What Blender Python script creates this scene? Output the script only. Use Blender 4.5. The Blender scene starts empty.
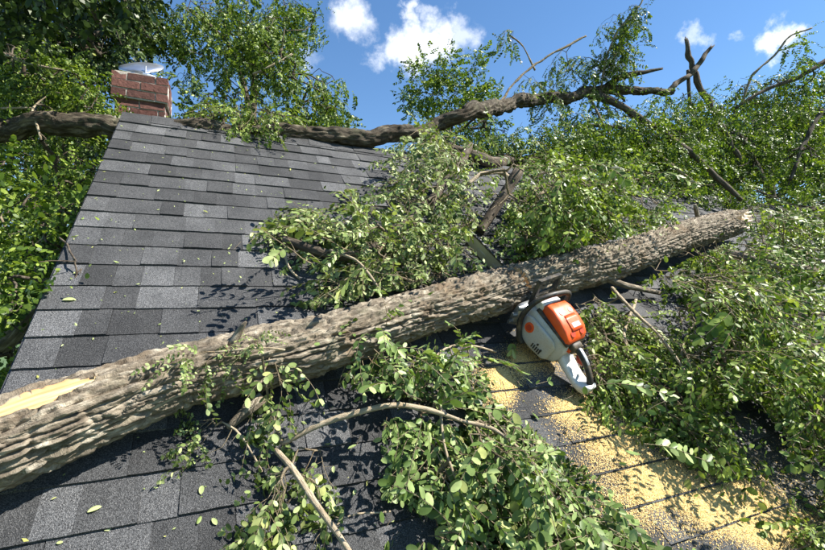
import bpy, math, numpy as np
from mathutils import Matrix, Vector
RNG = np.random.default_rng(7)
# ------------------------------------------------------------------ camera, sky, sun
PW, PH, FPX = 825.0, 550.0, 441.25            # photograph size and focal length in its pixels
CAMZ, HC = 4.5, 1.25                          # camera above the lawn; camera above the roof plane
EPS = math.atan(0.0166465 / 0.41125536)       # camera pitch
_c, _s = math.cos(EPS), math.sin(EPS)
def W(d):                                     # camera axes (right, down, forward) -> world
    d = np.asarray(d, float)
    return np.stack([d[..., 0], _s * d[..., 1] + _c * d[..., 2], -_c * d[..., 1] + _s * d[..., 2]], -1)
UU = W([0.91136816, 0.01664652, 0.41125536]); VV = W([-0.31128546, -0.62581761, 0.7151599]); NN = W([0.26927577, -0.77979177, -0.56516843])
CAM = np.array([0, 0, CAMZ])
sc = bpy.context.scene
cam = bpy.data.cameras.new('camera'); camo = bpy.data.objects.new('camera', cam); sc.collection.objects.link(camo)
cam.sensor_width = 36; cam.lens = FPX / PW * 36; cam.clip_start = .02; cam.clip_end = 2000
camo.location = CAM; camo.rotation_euler = (math.pi / 2 + EPS, 0, 0); sc.camera = camo
SUN = NN + .75 * UU + .35 * VV; SUN /= np.linalg.norm(SUN)
sl = bpy.data.lights.new('sun', 'SUN'); sl.energy = 5.0; sl.angle = math.radians(.53); sl.color = (1, .95, .87)
so = bpy.data.objects.new('sun', sl); sc.collection.objects.link(so)
so.rotation_euler = Vector(SUN).to_track_quat('Z', 'Y').to_euler(); so.location = (0, 0, 30)
sc.view_settings.view_transform = 'Standard'; sc.view_settings.look = 'None'
sc.view_settings.exposure = 1.42; sc.view_settings.gamma = 1
def pixdir(px, py):
    d = W([(px - PW / 2) / FPX, (py - PH / 2) / FPX, 1.]); return d
def build_world():
    w = bpy.data.worlds.new('World'); sc.world = w; w.use_nodes = True
    nt = w.node_tree; nd = nt.nodes; lk = nt.links; nd.clear()
    out = nd.new('ShaderNodeOutputWorld'); bg = nd.new('ShaderNodeBackground'); bg.inputs[1].default_value = .076
    sky = nd.new('ShaderNodeTexSky'); sky.sky_type = 'NISHITA'; sky.sun_disc = False
    sky.sun_elevation = math.asin(SUN[2]); sky.sun_rotation = math.atan2(SUN[0], SUN[1])
    sky.air_density = 1.0; sky.dust_density = .0; sky.ozone_density = 2.2
    hs = nd.new('ShaderNodeHueSaturation'); hs.inputs['Saturation'].default_value = 1.16; lk.new(sky.outputs[0], hs.inputs['Color']); lk.new(hs.outputs[0], bg.inputs[0])
    tc = nd.new('ShaderNodeTexCoord')
    no = nd.new('ShaderNodeTexNoise'); no.inputs['Scale'].default_value = 13; no.inputs['Detail'].default_value = 6; no.inputs['Roughness'].default_value = .62
    lk.new(tc.outputs['Generated'], no.inputs['Vector'])
    sub = nd.new('ShaderNodeVectorMath'); sub.operation = 'SUBTRACT'; sub.inputs[1].default_value = (.5, .5, .5); lk.new(no.outputs['Color'], sub.inputs[0])
    scl = nd.new('ShaderNodeVectorMath'); scl.operation = 'SCALE'; scl.inputs['Scale'].default_value = .13; lk.new(sub.outputs[0], scl.inputs[0])
    add = nd.new('ShaderNodeVectorMath'); lk.new(tc.outputs['Generated'], add.inputs[0]); lk.new(scl.outputs[0], add.inputs[1])
    last = None
    # px, py, half-size in px, strength
    for px, py, r, st in [(352, 16, 17, .8), (346, 4, 10, .6), (395, 52, 14, .8), (376, 57, 12, .6), (415, 46, 17, .95), (432, 40, 15, .85), (448, 38, 14, .75), (465, 36, 12, .5), (412, 22, 9, .6), (414, 10, 8, .6), (428, 16, 7, .4),
                          (785, 30, 14, 1.0), (770, 35, 12, .9), (798, 25, 12, .85), (700, 30, 9, .4), (690, 33, 7, .35), (736, 27, 7, .35), (612, 68, 9, .3), (300, 60, 10, .25)]:
        d = pixdir(px, py); L = np.linalg.norm(d); d = d / L; rad = r / FPX / L
        ds = nd.new('ShaderNodeVectorMath'); ds.operation = 'DISTANCE'; ds.inputs[1].default_value = d; lk.new(add.outputs[0], ds.inputs[0])
        mr = nd.new('ShaderNodeMapRange'); mr.interpolation_type = 'SMOOTHSTEP'
        mr.inputs['From Min'].default_value = rad * 1.6; mr.inputs['From Max'].default_value = rad * .25; mr.inputs['To Max'].default_value = st
        lk.new(ds.outputs['Value'], mr.inputs['Value'])
        if last is None: last = mr.outputs[0]
        else:
            m = nd.new('ShaderNodeMath'); m.operation = 'MAXIMUM'; lk.new(last, m.inputs[0]); lk.new(mr.outputs[0], m.inputs[1]); last = m.outputs[0]
    b2 = nd.new('ShaderNodeBackground'); b2.inputs[0].default_value = (.95, .97, 1, 1); b2.inputs[1].default_value = .62
    mx = nd.new('ShaderNodeMixShader'); lk.new(last, mx.inputs[0]); lk.new(bg.outputs[0], mx.inputs[1]); lk.new(b2.outputs[0], mx.inputs[2])
    lk.new(mx.outputs[0], out.inputs[0])
build_world()
# ------------------------------------------------------------------ helpers
def R(u, v, n=0.):                            # roof coordinates (metres) -> world
    return CAM + np.multiply.outer(np.asarray(u, float), UU) + np.multiply.outer(np.asarray(v, float), VV) + np.multiply.outer(np.asarray(n, float) - HC, NN)
def on(px, py, n=0.):                         # the point n metres above the roof plane seen at a pixel
    d = pixdir(px, py); t = -(HC - n) / (d @ NN); return CAM + d * t
def at(px, py, depth):
    return CAM + pixdir(px, py) * depth
def proj(P):                                  # world -> photo pixel, depth
    q = np.asarray(P) - CAM
    x = q[..., 0]; f = _c * q[..., 1] + _s * q[..., 2]; dn = _s * q[..., 1] - _c * q[..., 2]
    f = np.where(f < 1e-4, 1e-4, f)
    return PW / 2 + FPX * x / f, PH / 2 + FPX * dn / f, f
def roofc(P):
    q = np.asarray(P) - CAM; return q @ UU, q @ VV, q @ NN + HC
EXPO = .1016 * HC; V0 = .878 * HC; RAKE = -.407 * HC; RIDGE = V0 + 16 * EXPO; UMAX = 7.2; VMIN = V0 - 14 * EXPO
def ridge_depth(px):
    lo, hi = -3., 9.
    for _ in range(50):
        m = (lo + hi) / 2; x, y, f = proj(R(m, RIDGE))
        if x < px: lo = m
        else: hi = m
    return float(f)
def unit(a): a = np.asarray(a, float); return a / (np.linalg.norm(a, axis=-1, keepdims=True) + 1e-12)
def hsh(i, j, k, s):
    n = (i * 374761393 + j * 668265263 + k * 2147483647 + s * 974634777) & 0xffffffff
    n = ((n ^ (n >> 13)) * 1274126177) & 0xffffffff; n = ((n ^ (n >> 16)) * 2246822519) & 0xffffffff
    return ((n ^ (n >> 15)) & 0xffffff) / float(0xffffff)
def vnoise(P, seed=0):                        # smooth value noise in -1..1
    P = np.asarray(P, float); I = np.floor(P).astype(np.int64); F = P - I; F = F * F * F * (F * (F * 6 - 15) + 10)
    r = 0
    for a in (0, 1):
        for b in (0, 1):
            for c in (0, 1):
                w = (F[..., 0] if a else 1 - F[..., 0]) * (F[..., 1] if b else 1 - F[..., 1]) * (F[..., 2] if c else 1 - F[..., 2])
                r = r + w * hsh(I[..., 0] + a, I[..., 1] + b, I[..., 2] + c, seed)
    return r * 2 - 1
def fbm(P, o=3, seed=0):
    r = 0; a = 1.; P = np.asarray(P, float)
    for k in range(o): r = r + a * vnoise(P * 2 ** k, seed + k); a *= .5
    return r
COL = sc.collection
def mesh(name, V, F, mats, attrs=None, smooth=False, mi=None):
    V = np.asarray(V, np.float32)
    if isinstance(F, np.ndarray): F = [F]
    me = bpy.data.meshes.new(name); me.vertices.add(len(V)); me.vertices.foreach_set('co', V.ravel())
    F = [np.asarray(f, np.int32) for f in F if len(f)]
    idx = np.concatenate([f.ravel() for f in F]); tot = np.concatenate([np.full(len(f), f.shape[1], np.int32) for f in F])
    st = np.concatenate([[0], np.cumsum(tot)[:-1]]).astype(np.int32)
    me.loops.add(len(idx)); me.loops.foreach_set('vertex_index', idx)
    me.polygons.add(len(tot)); me.polygons.foreach_set('loop_start', st)
    me.polygons.foreach_set('use_smooth', np.full(len(tot), bool(smooth)))
    for m in (mats if isinstance(mats, (list, tuple)) else [mats]): me.materials.append(m)
    if mi is not None: me.polygons.foreach_set('material_index', np.asarray(mi, np.int32))
    for k, a in (attrs or {}).items():
        a = np.asarray(a, np.float32)
        if a.ndim == 1: at_ = me.attributes.new(k, 'FLOAT', 'POINT'); at_.data.foreach_set('value', a)
        else: at_ = me.attributes.new(k, 'FLOAT_VECTOR', 'POINT'); at_.data.foreach_set('vector', a.ravel())
    me.update(calc_edges=True); me.validate(); return me
def link(name, me, parent=None, kind=None):
    o = bpy.data.objects.new(name, me); COL.objects.link(o)
    if parent is not None: o.parent = parent
    if kind: o['kind'] = kind
    return o
def obj(name, V, F, mats, parent=None, kind=None, off=None, **kw):
    V = np.asarray(V, float)
    if off is None and parent is not None:
        off = np.array(parent.location)
        if parent.parent is not None: off = off + np.array(parent.parent.location)
    if off is not None: V = V - off
    return link(name, mesh(name, V, F, mats, **kw), parent, kind)
def thing(name, label, cat, loc=(0, 0, 0), group=None):
    o = bpy.data.objects.new(name, None); COL.objects.link(o); o.location = loc; o.empty_display_size = .1
    return tag(o, label, cat, group)
def tag(o, label, cat, group=None):
    o['label'] = label; o['category'] = cat
    if group: o['group'] = group
    return o
def boxV(x0, x1, y0, y1, z0, z1):
    V = np.array([[x, y, z] for z in (z0, z1) for y in (y0, y1) for x in (x0, x1)], float)
    return V, np.array([[0, 2, 3, 1], [4, 5, 7, 6], [0, 1, 5, 4], [2, 6, 7, 3], [0, 4, 6, 2], [1, 3, 7, 5]])
def join(parts):
    Vs, Qs, Ts, o = [], [], [], 0
    for V, F in parts:
        for f in (F if isinstance(F, list) else [F]):
            f = np.asarray(f)
            if len(f): (Qs if f.shape[1] == 4 else Ts).append(f + o)
        Vs.append(V); o += len(V)
    F = []
    if Qs: F.append(np.concatenate(Qs))
    if Ts: F.append(np.concatenate(Ts))
    return np.concatenate(Vs), F
def catmull(P, n):                            # resample by arc length; columns may hold extra data (radius)
    P = np.asarray(P, float)
    if len(P) == 2: return P[0] + np.linspace(0, 1, n)[:, None] * (P[1] - P[0])
    Q = np.vstack([2 * P[0] - P[1], P, 2 * P[-1] - P[-2]]); out = []
    for i in range(1, len(Q) - 2):
        t = np.linspace(0, 1, 16, endpoint=False)[:, None]; a, b, c, d = Q[i - 1], Q[i], Q[i + 1], Q[i + 2]
        out.append(.5 * (2 * b + (c - a) * t + (2 * a - 5 * b + 4 * c - d) * t ** 2 + (3 * b - a - 3 * c + d) * t ** 3))
    out = np.vstack(out + [P[-1:]])
    s = np.concatenate([[0], np.cumsum(np.linalg.norm(np.diff(out[:, :3], axis=0), axis=1))])
    t = np.linspace(0, s[-1], n); return np.stack([np.interp(t, s, out[:, k]) for k in range(out.shape[1])], 1)
def frames(P):
    T = unit(np.gradient(P, axis=0)); up = np.array([0, 0, 1.]) if abs(T[0][2]) < .9 else np.array([1., 0, 0])
    a = unit(up - T[0] * (up @ T[0])); A = [a]
    for i in range(1, len(P)):
        a = a - T[i] * (a @ T[i]); a = unit(a); A.append(a)
    A = np.array(A); return T, A, np.cross(T, A)
def tube(path, rad, seg=None, ns=10, relief=0., seed=0, lump=0., jag=0., cap=True, freq=26.):
    path = np.asarray(path, float); rad = np.broadcast_to(np.asarray(rad, float), (len(path),))
    D = np.column_stack([path, rad])
    L = np.sum(np.linalg.norm(np.diff(path, axis=0), axis=1))
    if seg is None: seg = max(6, int(L / .05))
    D = catmull(D, seg); P = D[:, :3]; r = D[:, 3]
    T, A, B = frames(P); s = np.linspace(0, L, seg)
    a = np.linspace(0, 2 * np.pi, ns, endpoint=False)
    ca, sa = np.cos(a), np.sin(a)
    rr = np.repeat(r[:, None], ns, 1)
    q = np.stack([ca[None] * rr, sa[None] * rr, np.repeat(s[:, None], ns, 1)], -1)
    if lump: rr = rr * (1 + lump * fbm(q * np.array([3, 3, 3.5]) / max(r.mean() * 2, .03) * .35, 2, seed))
    if relief:
        f = fbm(q * np.array([freq, freq, freq * .17]), 2, seed + 5); rid = np.clip(np.abs(f) * 2.6, 0, 1)
        rr = rr + relief * (rid - .6) + relief * .35 * vnoise(q * np.array([90, 90, 45]), seed + 9)
    V = P[:, None] + (ca[None, :, None] * A[:, None] + sa[None, :, None] * B[:, None]) * rr[..., None]
    if jag: V[-1] += T[-1] * (jag * r[-1] * np.random.default_rng(seed).uniform(-.6, 2.6, (ns, 1)))
    V = V.reshape(-1, 3); i = np.arange(seg - 1)[:, None] * ns; j = np.arange(ns)[None]; j2 = (j + 1) % ns
    Q = np.stack([i + j, i + j2, i + ns + j2, i + ns + j], -1).reshape(-1, 4); F = [Q]
    buv = q.reshape(-1, 3)
    if cap:
        n0 = len(V); V = np.vstack([V, P[0] - T[0] * r[0] * .15, P[-1] + T[-1] * r[-1] * .3]); buv = np.vstack([buv, [0, 0, 0], [0, 0, L]])
        jj = np.arange(ns); b = (seg - 1) * ns
        F.append(np.concatenate([np.stack([np.full(ns, n0), (jj + 1) % ns, jj], 1), np.stack([np.full(ns, n0 + 1), b + jj, b + (jj + 1) % ns], 1)]))
    return V, F, buv
# ------------------------------------------------------------------ materials
def newmat(name):
    m = bpy.data.materials.new(name); m.use_nodes = True; nt = m.node_tree; b = nt.nodes['Principled BSDF']; return m, nt, b
def ramp(nt, fac, stops):
    r = nt.nodes.new('ShaderNodeValToRGB'); e = r.color_ramp.elements
    while len(e) < len(stops): e.new(.5)
    for k, (p, c) in enumerate(stops): e[k].position = p; e[k].color = (*c, 1)
    nt.links.new(fac, r.inputs[0]); return r.outputs[0]
def noise(nt, vec, scale, detail=3, rough=.55):
    n = nt.nodes.new('ShaderNodeTexNoise'); n.inputs['Scale'].default_value = scale; n.inputs['Detail'].default_value = detail; n.inputs['Roughness'].default_value = rough
    if vec is not None: nt.links.new(vec, n.inputs['Vector'])
    return n.outputs[0]
def geo_pos(nt): return nt.nodes.new('ShaderNodeNewGeometry').outputs['Position']
def attr(nt, name, vec=False):
    a = nt.nodes.new('ShaderNodeAttribute'); a.attribute_name = name; return a.outputs['Vector' if vec else 'Fac']
def mixc(nt, f, a, b, mode='MIX'):
    m = nt.nodes.new('ShaderNodeMix'); m.data_type = 'RGBA'; m.blend_type = mode
    for s, x in ((0, f), (6, a), (7, b)):
        if isinstance(x, (float, int)): m.inputs[s].default_value = x
        elif isinstance(x, tuple): m.inputs[s].default_value = (*x, 1)
        else: nt.links.new(x, m.inputs[s])
    return m.outputs[2]
def bump(nt, h, strength, dist, b):
    n = nt.nodes.new('ShaderNodeBump'); n.inputs['Strength'].default_value = strength; n.inputs['Distance'].default_value = dist
    nt.links.new(h, n.inputs['Height']); nt.links.new(n.outputs[0], b.inputs['Normal'])
def plain(name, c, rough=.5, metal=0., spec=.5, var=.15, scale=30, bmp=0.):
    m, nt, b = newmat(name); p = nt.nodes.new('ShaderNodeTexCoord').outputs['Object']; f = noise(nt, p, scale, 4)
    lo = tuple(x * (1 - var) for x in c); hi = tuple(min(1, x * (1 + var)) for x in c)
    nt.links.new(ramp(nt, f, [(.3, lo), (.7, hi)]), b.inputs['Base Color'])
    b.inputs['Roughness'].default_value = rough; b.inputs['Metallic'].default_value = metal; b.inputs['Specular IOR Level'].default_value = spec
    if bmp: bump(nt, noise(nt, p, scale * 6, 3), .4, bmp, b)
    return m
def grimy(name, c, rough=.4, dust=(.42, .32, .17), amount=.5):
    m, nt, b = newmat(name); p = nt.nodes.new('ShaderNodeTexCoord').outputs['Object']; f = noise(nt, p, 26, 6, .7); g = noise(nt, p, 210, 3, .7)
    c1 = mixc(nt, ramp(nt, f, [(.46, (0, 0, 0)), (.72, (amount, amount, amount))]), c, dust); c2 = mixc(nt, ramp(nt, g, [(.56, (0, 0, 0)), (.68, (amount * 1.3,) * 3)]), c1, tuple(x * .35 for x in c))
    nt.links.new(c2, b.inputs['Base Color']); b.inputs['Specular IOR Level'].default_value = .4
    nt.links.new(ramp(nt, f, [(.3, (rough * .8,) * 3), (.7, (min(1, rough * 1.7),) * 3)]), b.inputs['Roughness']); bump(nt, g, .25, .001, b); return m
def leafmat(name, dark, mid, light, trans=.35, yellow=(.36, .36, .10)):
    m, nt, b = newmat(name); t = attr(nt, 'tone')
    c = ramp(nt, t, [(.0, dark), (.45, mid), (.86, light), (.985, yellow)])
    f = noise(nt, geo_pos(nt), 45, 2); c = mixc(nt, .35, c, ramp(nt, f, [(.3, (.35, .35, .35)), (.7, (1.25, 1.25, 1.2))]), 'MULTIPLY')
    nt.links.new(c, b.inputs['Base Color']); b.inputs['Roughness'].default_value = .42; b.inputs['Specular IOR Level'].default_value = .2
    tr = nt.nodes.new('ShaderNodeBsdfTranslucent'); nt.links.new(mixc(nt, 1., c, (1.5, 1.6, .55), 'MULTIPLY'), tr.inputs[0])
    mx = nt.nodes.new('ShaderNodeMixShader'); mx.inputs[0].default_value = trans
    nt.links.new(b.outputs[0], mx.inputs[1]); nt.links.new(tr.outputs[0], mx.inputs[2]); nt.links.new(mx.outputs[0], nt.nodes['Material Output'].inputs[0]); return m
def barkmat(name, c0, c1, c2, scale=1.):
    m, nt, b = newmat(name); a = attr(nt, 'buv', True); mp = nt.nodes.new('ShaderNodeMapping'); mp.inputs['Scale'].default_value = (1, 1, .22); nt.links.new(a, mp.inputs[0])
    f = noise(nt, mp.outputs[0], 42 * scale, 6, .65); g = noise(nt, a, 9 * scale, 3)
    c = ramp(nt, f, [(.3, c0), (.52, c1), (.72, c2)]); c = mixc(nt, .5, c, ramp(nt, g, [(.3, (.5, .48, .45)), (.7, (1.25, 1.22, 1.12))]), 'MULTIPLY')
    g2 = noise(nt, a, 5.5 * scale, 5, .7); c = mixc(nt, ramp(nt, g2, [(.54, (0, 0, 0)), (.70, (.45, .45, .45))]), c, tuple((x + y) / 2 for x, y in zip(c1, (.16, .19, .10))))
    g3 = noise(nt, a, 3.2 * scale, 4, .6); c = mixc(nt, ramp(nt, g3, [(.52, (0, 0, 0)), (.66, (.5, .5, .5))]), c, tuple(x * y for x, y in zip(c1, (.75, .6, .45))))
    nt.links.new(c, b.inputs['Base Color']); b.inputs['Roughness'].default_value = .9; b.inputs['Specular IOR Level'].default_value = .15
    h2 = noise(nt, a, 130 * scale, 4, .7); mh = nt.nodes.new('ShaderNodeMath'); mh.operation = 'MULTIPLY_ADD'; nt.links.new(h2, mh.inputs[0]); mh.inputs[1].default_value = .35; nt.links.new(f, mh.inputs[2]); bump(nt, mh.outputs[0], 1., .011, b); return m
M = {}
def build_mats():
    M['leaf'] = leafmat('leaf_green', (.016, .034, .006), (.12, .19, .028), (.37, .45, .11), .2)
    M['leaf_sage'] = leafmat('leaf_sage', (.018, .037, .008), (.125, .195, .05), (.37, .45, .18), .18)
    M['leaf_pale'] = leafmat('leaf_wilted', (.03, .054, .011), (.165, .225, .062), (.45, .51, .23), .16)
    M['leaf_shade'] = leafmat('leaf_shade_tone', (.007, .016, .004), (.022, .042, .008), (.10, .145, .03), .12)  # darkened copy of the leaf green; crown shade is put into the colour
    M['leaf_tree'] = leafmat('leaf_tree_green', (.014, .030, .005), (.075, .13, .018), (.26, .33, .06), .24)  # light level put into the colour: above the shade tone, below the roof leaves
    M['bark'] = barkmat('locust_bark', (.06, .047, .036), (.225, .19, .145), (.50, .45, .365), 1.8)
    M['bark_dark'] = barkmat('limb_bark', (.035, .028, .021), (.095, .078, .06), (.20, .17, .135))
    M['bark_mid'] = barkmat('mossy_limb_bark', (.022, .018, .014), (.072, .06, .045), (.21, .185, .14), 1.4)
    M['twig'] = barkmat('twig_bark', (.14, .11, .07), (.27, .22, .15), (.40, .34, .25), 3)
    M['twig_pale'] = barkmat('pale_twig_bark', (.30, .24, .16), (.46, .38, .27), (.60, .52, .40), 3)
    # split sapwood
    m, nt, b = newmat('split_wood'); a = attr(nt, 'buv', True); mp = nt.nodes.new('ShaderNodeMapping'); mp.inputs['Scale'].default_value = (1, 1, .06); nt.links.new(a, mp.inputs[0])
    f = noise(nt, mp.outputs[0], 85, 5, .6); g = noise(nt, mp.outputs[0], 16, 2)
    c = ramp(nt, f, [(.3, (.34, .18, .07)), (.5, (.54, .36, .17)), (.7, (.66, .50, .28))]); c = mixc(nt, ramp(nt, g, [(.5, (0, 0, 0)), (.75, (.8, .8, .8))]), c, (.42, .16, .045))
    nt.links.new(c, b.inputs['Base Color']); b.inputs['Roughness'].default_value = .65; bump(nt, f, .5, .004, b); M['wood'] = m
    m, nt, b = newmat('weathered_wood'); a = attr(nt, 'buv', True); mp = nt.nodes.new('ShaderNodeMapping'); mp.inputs['Scale'].default_value = (1, 1, .1); nt.links.new(a, mp.inputs[0])
    f = noise(nt, mp.outputs[0], 60, 5, .6); nt.links.new(ramp(nt, f, [(.3, (.30, .22, .13)), (.6, (.66, .55, .40))]), b.inputs['Base Color']); b.inputs['Roughness'].default_value = .8; bump(nt, f, .6, .006, b); M['oldwood'] = m
    # asphalt shingle: five colour blends of the same granules
    for k, base in enumerate([.033, .042, .053, .069, .091]):
        m, nt, b = newmat('shingle_granules_%d' % k); p = geo_pos(nt)
        v = nt.nodes.new('ShaderNodeTexVoronoi'); v.inputs['Scale'].default_value = 520; nt.links.new(p, v.inputs['Vector'])
        sep = nt.nodes.new('ShaderNodeSeparateColor'); nt.links.new(v.outputs['Color'], sep.inputs[0])
        B = base; c = ramp(nt, sep.outputs[0], [(.0, (B * .3, B * .3, B * .32)), (.45, (B * .88, B * .91, B * .95)), (.8, (B * 1.4, B * 1.45, B * 1.52)), (.98, (B * 2.3, B * 2.3, B * 2.3))])
        f = noise(nt, p, 7, 4, .6); c = mixc(nt, .75, c, ramp(nt, f, [(.28, (.6, .6, .6)), (.72, (1.35, 1.33, 1.3))]), 'MULTIPLY')
        nt.links.new(c, b.inputs['Base Color']); b.inputs['Roughness'].default_value = .82; b.inputs['Specular IOR Level'].default_value = .35
        bump(nt, v.outputs['Distance'], .9, .0022, b); M['sh%d' % k] = m
    M['deck'] = plain('roofing_felt', (.02, .02, .022), .9)
    m, nt, b = newmat('brick_red'); oi = nt.nodes.new('ShaderNodeObjectInfo').outputs['Random']; p = geo_pos(nt)
    c = ramp(nt, oi, [(0, (.078, .032, .025)), (.5, (.118, .045, .035)), (1, (.16, .07, .055))]); f = noise(nt, p, 38, 5, .65)
    c = mixc(nt, .7, c, ramp(nt, f, [(.3, (.45, .42, .42)), (.6, (1.1, 1.1, 1.1)), (.78, (1.6, 1.6, 1.6))]), 'MULTIPLY'); nt.links.new(c, b.inputs['Base Color']); b.inputs['Roughness'].default_value = .9; bump(nt, f, .8, .008, b); M['brick'] = m
    M['mortar'] = plain('mortar', (.46, .42, .37), .95, var=.3, scale=40, bmp=.004)
    M['galv'] = plain('galvanised_sheet', (.72, .74, .78), .28, .9, var=.12, scale=12)
    M['trim'] = plain('painted_trim', (.42, .42, .40), .5)
    M['siding'] = plain('painted_siding', (.45, .43, .38), .6)
    M['metal_edge'] = plain('drip_edge_metal', (.05, .05, .055), .45, .3)
    M['grass'] = plain('lawn', (.05, .09, .025), .9, var=.5, scale=2)
    M['s_grey'] = grimy('saw_housing_grey', (.43, .43, .405), 0.42, amount=0.42)
    M['s_white'] = grimy('saw_handle_white', (.66, .66, .63), 0.38, amount=0.4)
    M['s_orange'] = grimy('saw_cover_orange', (.70, .085, .012), 0.36, amount=0.13)
    M['s_dorange'] = plain('saw_orange_recess', (.42, .045, .015), .45)
    M['s_black'] = grimy('saw_black_plastic', (.018, .018, .019), 0.45, amount=0.3)
    M['s_steel'] = plain('saw_bar_steel', (.42, .43, .42), .38, .75, var=.2, scale=10)
    M['s_dark'] = plain('saw_chain_steel', (.10, .10, .10), .4, .8)
    M['s_label'] = plain('saw_label', (.34, .36, .38), .4)
    m, nt, b = newmat('sawdust'); t = attr(nt, 'tone'); nt.links.new(ramp(nt, t, [(0, (.46, .29, .085)), (.5, (.64, .44, .155)), (1, (.80, .63, .30))]), b.inputs['Base Color']); b.inputs['Roughness'].default_value = .9; M['dust'] = m
build_mats()
# ------------------------------------------------------------------ ground and house
def build_ground():
    g = np.linspace(-1, 1, 61); g = np.sign(g) * np.abs(g) ** 2.2 * 600
    X, Y = np.meshgrid(g, g); Z = .25 * fbm(np.stack([X, Y, X * 0], -1) * .05, 2, 3)
    V = np.stack([X, Y, Z], -1).reshape(-1, 3); n = 61; i, j = np.meshgrid(np.arange(n - 1), np.arange(n - 1), indexing='ij')
    F = np.stack([i * n + j, i * n + j + 1, (i + 1) * n + j + 1, (i + 1) * n + j], -1).reshape(-1, 4)
    o = obj('ground', V, F, M['grass'], smooth=True); o['kind'] = 'structure'
build_ground()
VH = unit(np.array([VV[0], VV[1], 0.])); ZZ = np.array([0, 0, 1.])
HOUSE = None
def build_house():
    global HOUSE
    base = R(2.5, 0.); base[2] = 0
    h = HOUSE = thing('house', 'house with a steep dark grey shingled roof under the fallen trees', 'house', base)
    def slab(p00, p10, p11, p01, nrm, t):
        P = np.array([p00, p10, p11, p01]); V = np.vstack([P, P - np.asarray(nrm) * t])
        return V, np.array([[0, 1, 2, 3], [7, 6, 5, 4], [0, 4, 5, 1], [1, 5, 6, 2], [2, 6, 7, 3], [3, 7, 4, 0]])
    V, F = slab(R(RAKE + .01, VMIN, -.002), R(UMAX, VMIN, -.002), R(UMAX, RIDGE, -.002), R(RAKE + .01, RIDGE, -.002), NN, .05)
    roof = obj('roof', V, F, M['deck'], h)
    roof['label'] = 'front roof slope of layered grey asphalt shingles'
    v2 = unit(VH * math.cos(math.asin(VV[2])) - ZZ * VV[2]); n2 = np.cross(UU, v2); n2 = n2 if n2[2] > 0 else -n2
    L2 = RIDGE - VMIN
    A = R(RAKE + .01, RIDGE, -.006); B = R(UMAX, RIDGE, -.006)
    V, F = slab(A, B, B + v2 * L2, A + v2 * L2, n2, .05); obj('rear_roof', V, F, M['sh1'], h)
    # gable walls, eave wall, rake boards, fascia
    for uu, nm in ((RAKE + .22, 'gable_wall'), (UMAX - .3, 'gable_wall')):
        a = R(uu, VMIN + .35, -.09); t = R(uu, RIDGE, -.14); b = A + (uu - RAKE) * UU + v2 * (L2 - .35) - n2 * .09
        a0 = a.copy(); a0[2] = 0; b0 = b.copy(); b0[2] = 0
        P = np.array([a0, b0, b, t, a]); V = np.vstack([P, P + UU * .12])
        F = [np.array([[0, 1, 6, 5], [1, 2, 7, 6], [2, 3, 8, 7], [3, 4, 9, 8], [4, 0, 5, 9]]), np.array([[0, 4, 1], [1, 4, 2], [2, 4, 3], [5, 6, 9], [6, 7, 9], [7, 8, 9]])]
        obj(nm, V, F, M['siding'], h)
    a = R(RAKE + .22, VMIN + .35, -.1); b = R(UMAX - .3, VMIN + .35, -.1); P = [a * [1, 1, 0], b * [1, 1, 0], b, a]
    V, F = slab(*P, -VH, .1); obj('eave_wall', V, F, M['siding'], h)
    V, F = slab(R(RAKE - .012, VMIN, -.008), R(RAKE + .006, VMIN, -.008), R(RAKE + .006, RIDGE, -.008), R(RAKE - .012, RIDGE, -.008), NN, .11); obj('rake_board', V, F, M['trim'], h)
    V, F = slab(R(RAKE - .026, VMIN, -.003), R(RAKE + .009, VMIN, -.003), R(RAKE + .009, RIDGE, -.003), R(RAKE - .026, RIDGE, -.003), NN, .003); obj('drip_edge', V, F, M['metal_edge'], h)
    V, F = slab(R(RAKE, VMIN - .02, -.01), R(UMAX, VMIN - .02, -.01), R(UMAX, VMIN - .004, -.01), R(RAKE, VMIN - .004, -.01), NN, .14); obj('fascia', V, F, M['trim'], h)
    # shingle tabs
    rng = np.random.default_rng(11); var = []
    for k in range(5):
        for s in range(4):
            d = [-.012, .0, .012, .0][s]; e = [.0, .006, -.005, .004][s]
            xs = np.array([0, .35, .7, 1.]); V = []
            ylow = [0, e, -e, 0]
            for x, y in zip(xs, ylow): V += [[x, y, -.12], [x, y, 1.]]
            for x in xs: V += [[x + (d if x == 0 else 0), 1., -.12], [x + (d if x == 0 else 0), 1., .12]]
            V = np.array(V); F = []
            for i in range(3):
                b = 2 * i; F += [[b, b + 2, b + 3, b + 1], [b + 1, b + 3, b + 11, b + 9], [b + 8, b + 9, b + 11, b + 10]]
            F += [[0, 1, 9, 8], [6, 14, 15, 7]]; var.append(mesh('shingle', V, np.array(F), M['sh%d' % k]))
    tabs = []; k0 = -14
    for k in range(k0, 16):
        u = RAKE - .018; prev = 2; run = 0
        while u < UMAX:
            w = rng.choice([.085, .10, .115, .13, .16, .2]) * rng.uniform(.92, 1.08)
            t = int(rng.choice(5, p=[.12, .26, .30, .22, .10]))
            if t == prev: t = (t + rng.choice([-1, 1])) % 5
            prev = t
            if u + w > UMAX: w = UMAX - u + .01
            th = rng.uniform(.0078, .0095) + (.0035 if rng.random() < .45 else 0)
            ln = EXPO + .05 if k < 15 else EXPO - .005
            tabs.append((u, V0 + k * EXPO + rng.normal(0, .0012), w - .0005, ln, th, t, int(rng.integers(4)))); u += w
    T = np.array([t[:5] for t in tabs])
    cen = R(T[:, 0] + T[:, 2] / 2, T[:, 1] + EXPO / 2); x, y, f = proj(cen)
    q = cen - CAM; area = T[:, 2] * EXPO / f ** 2 * np.abs((q @ NN)) / np.linalg.norm(q, axis=1)
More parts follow.
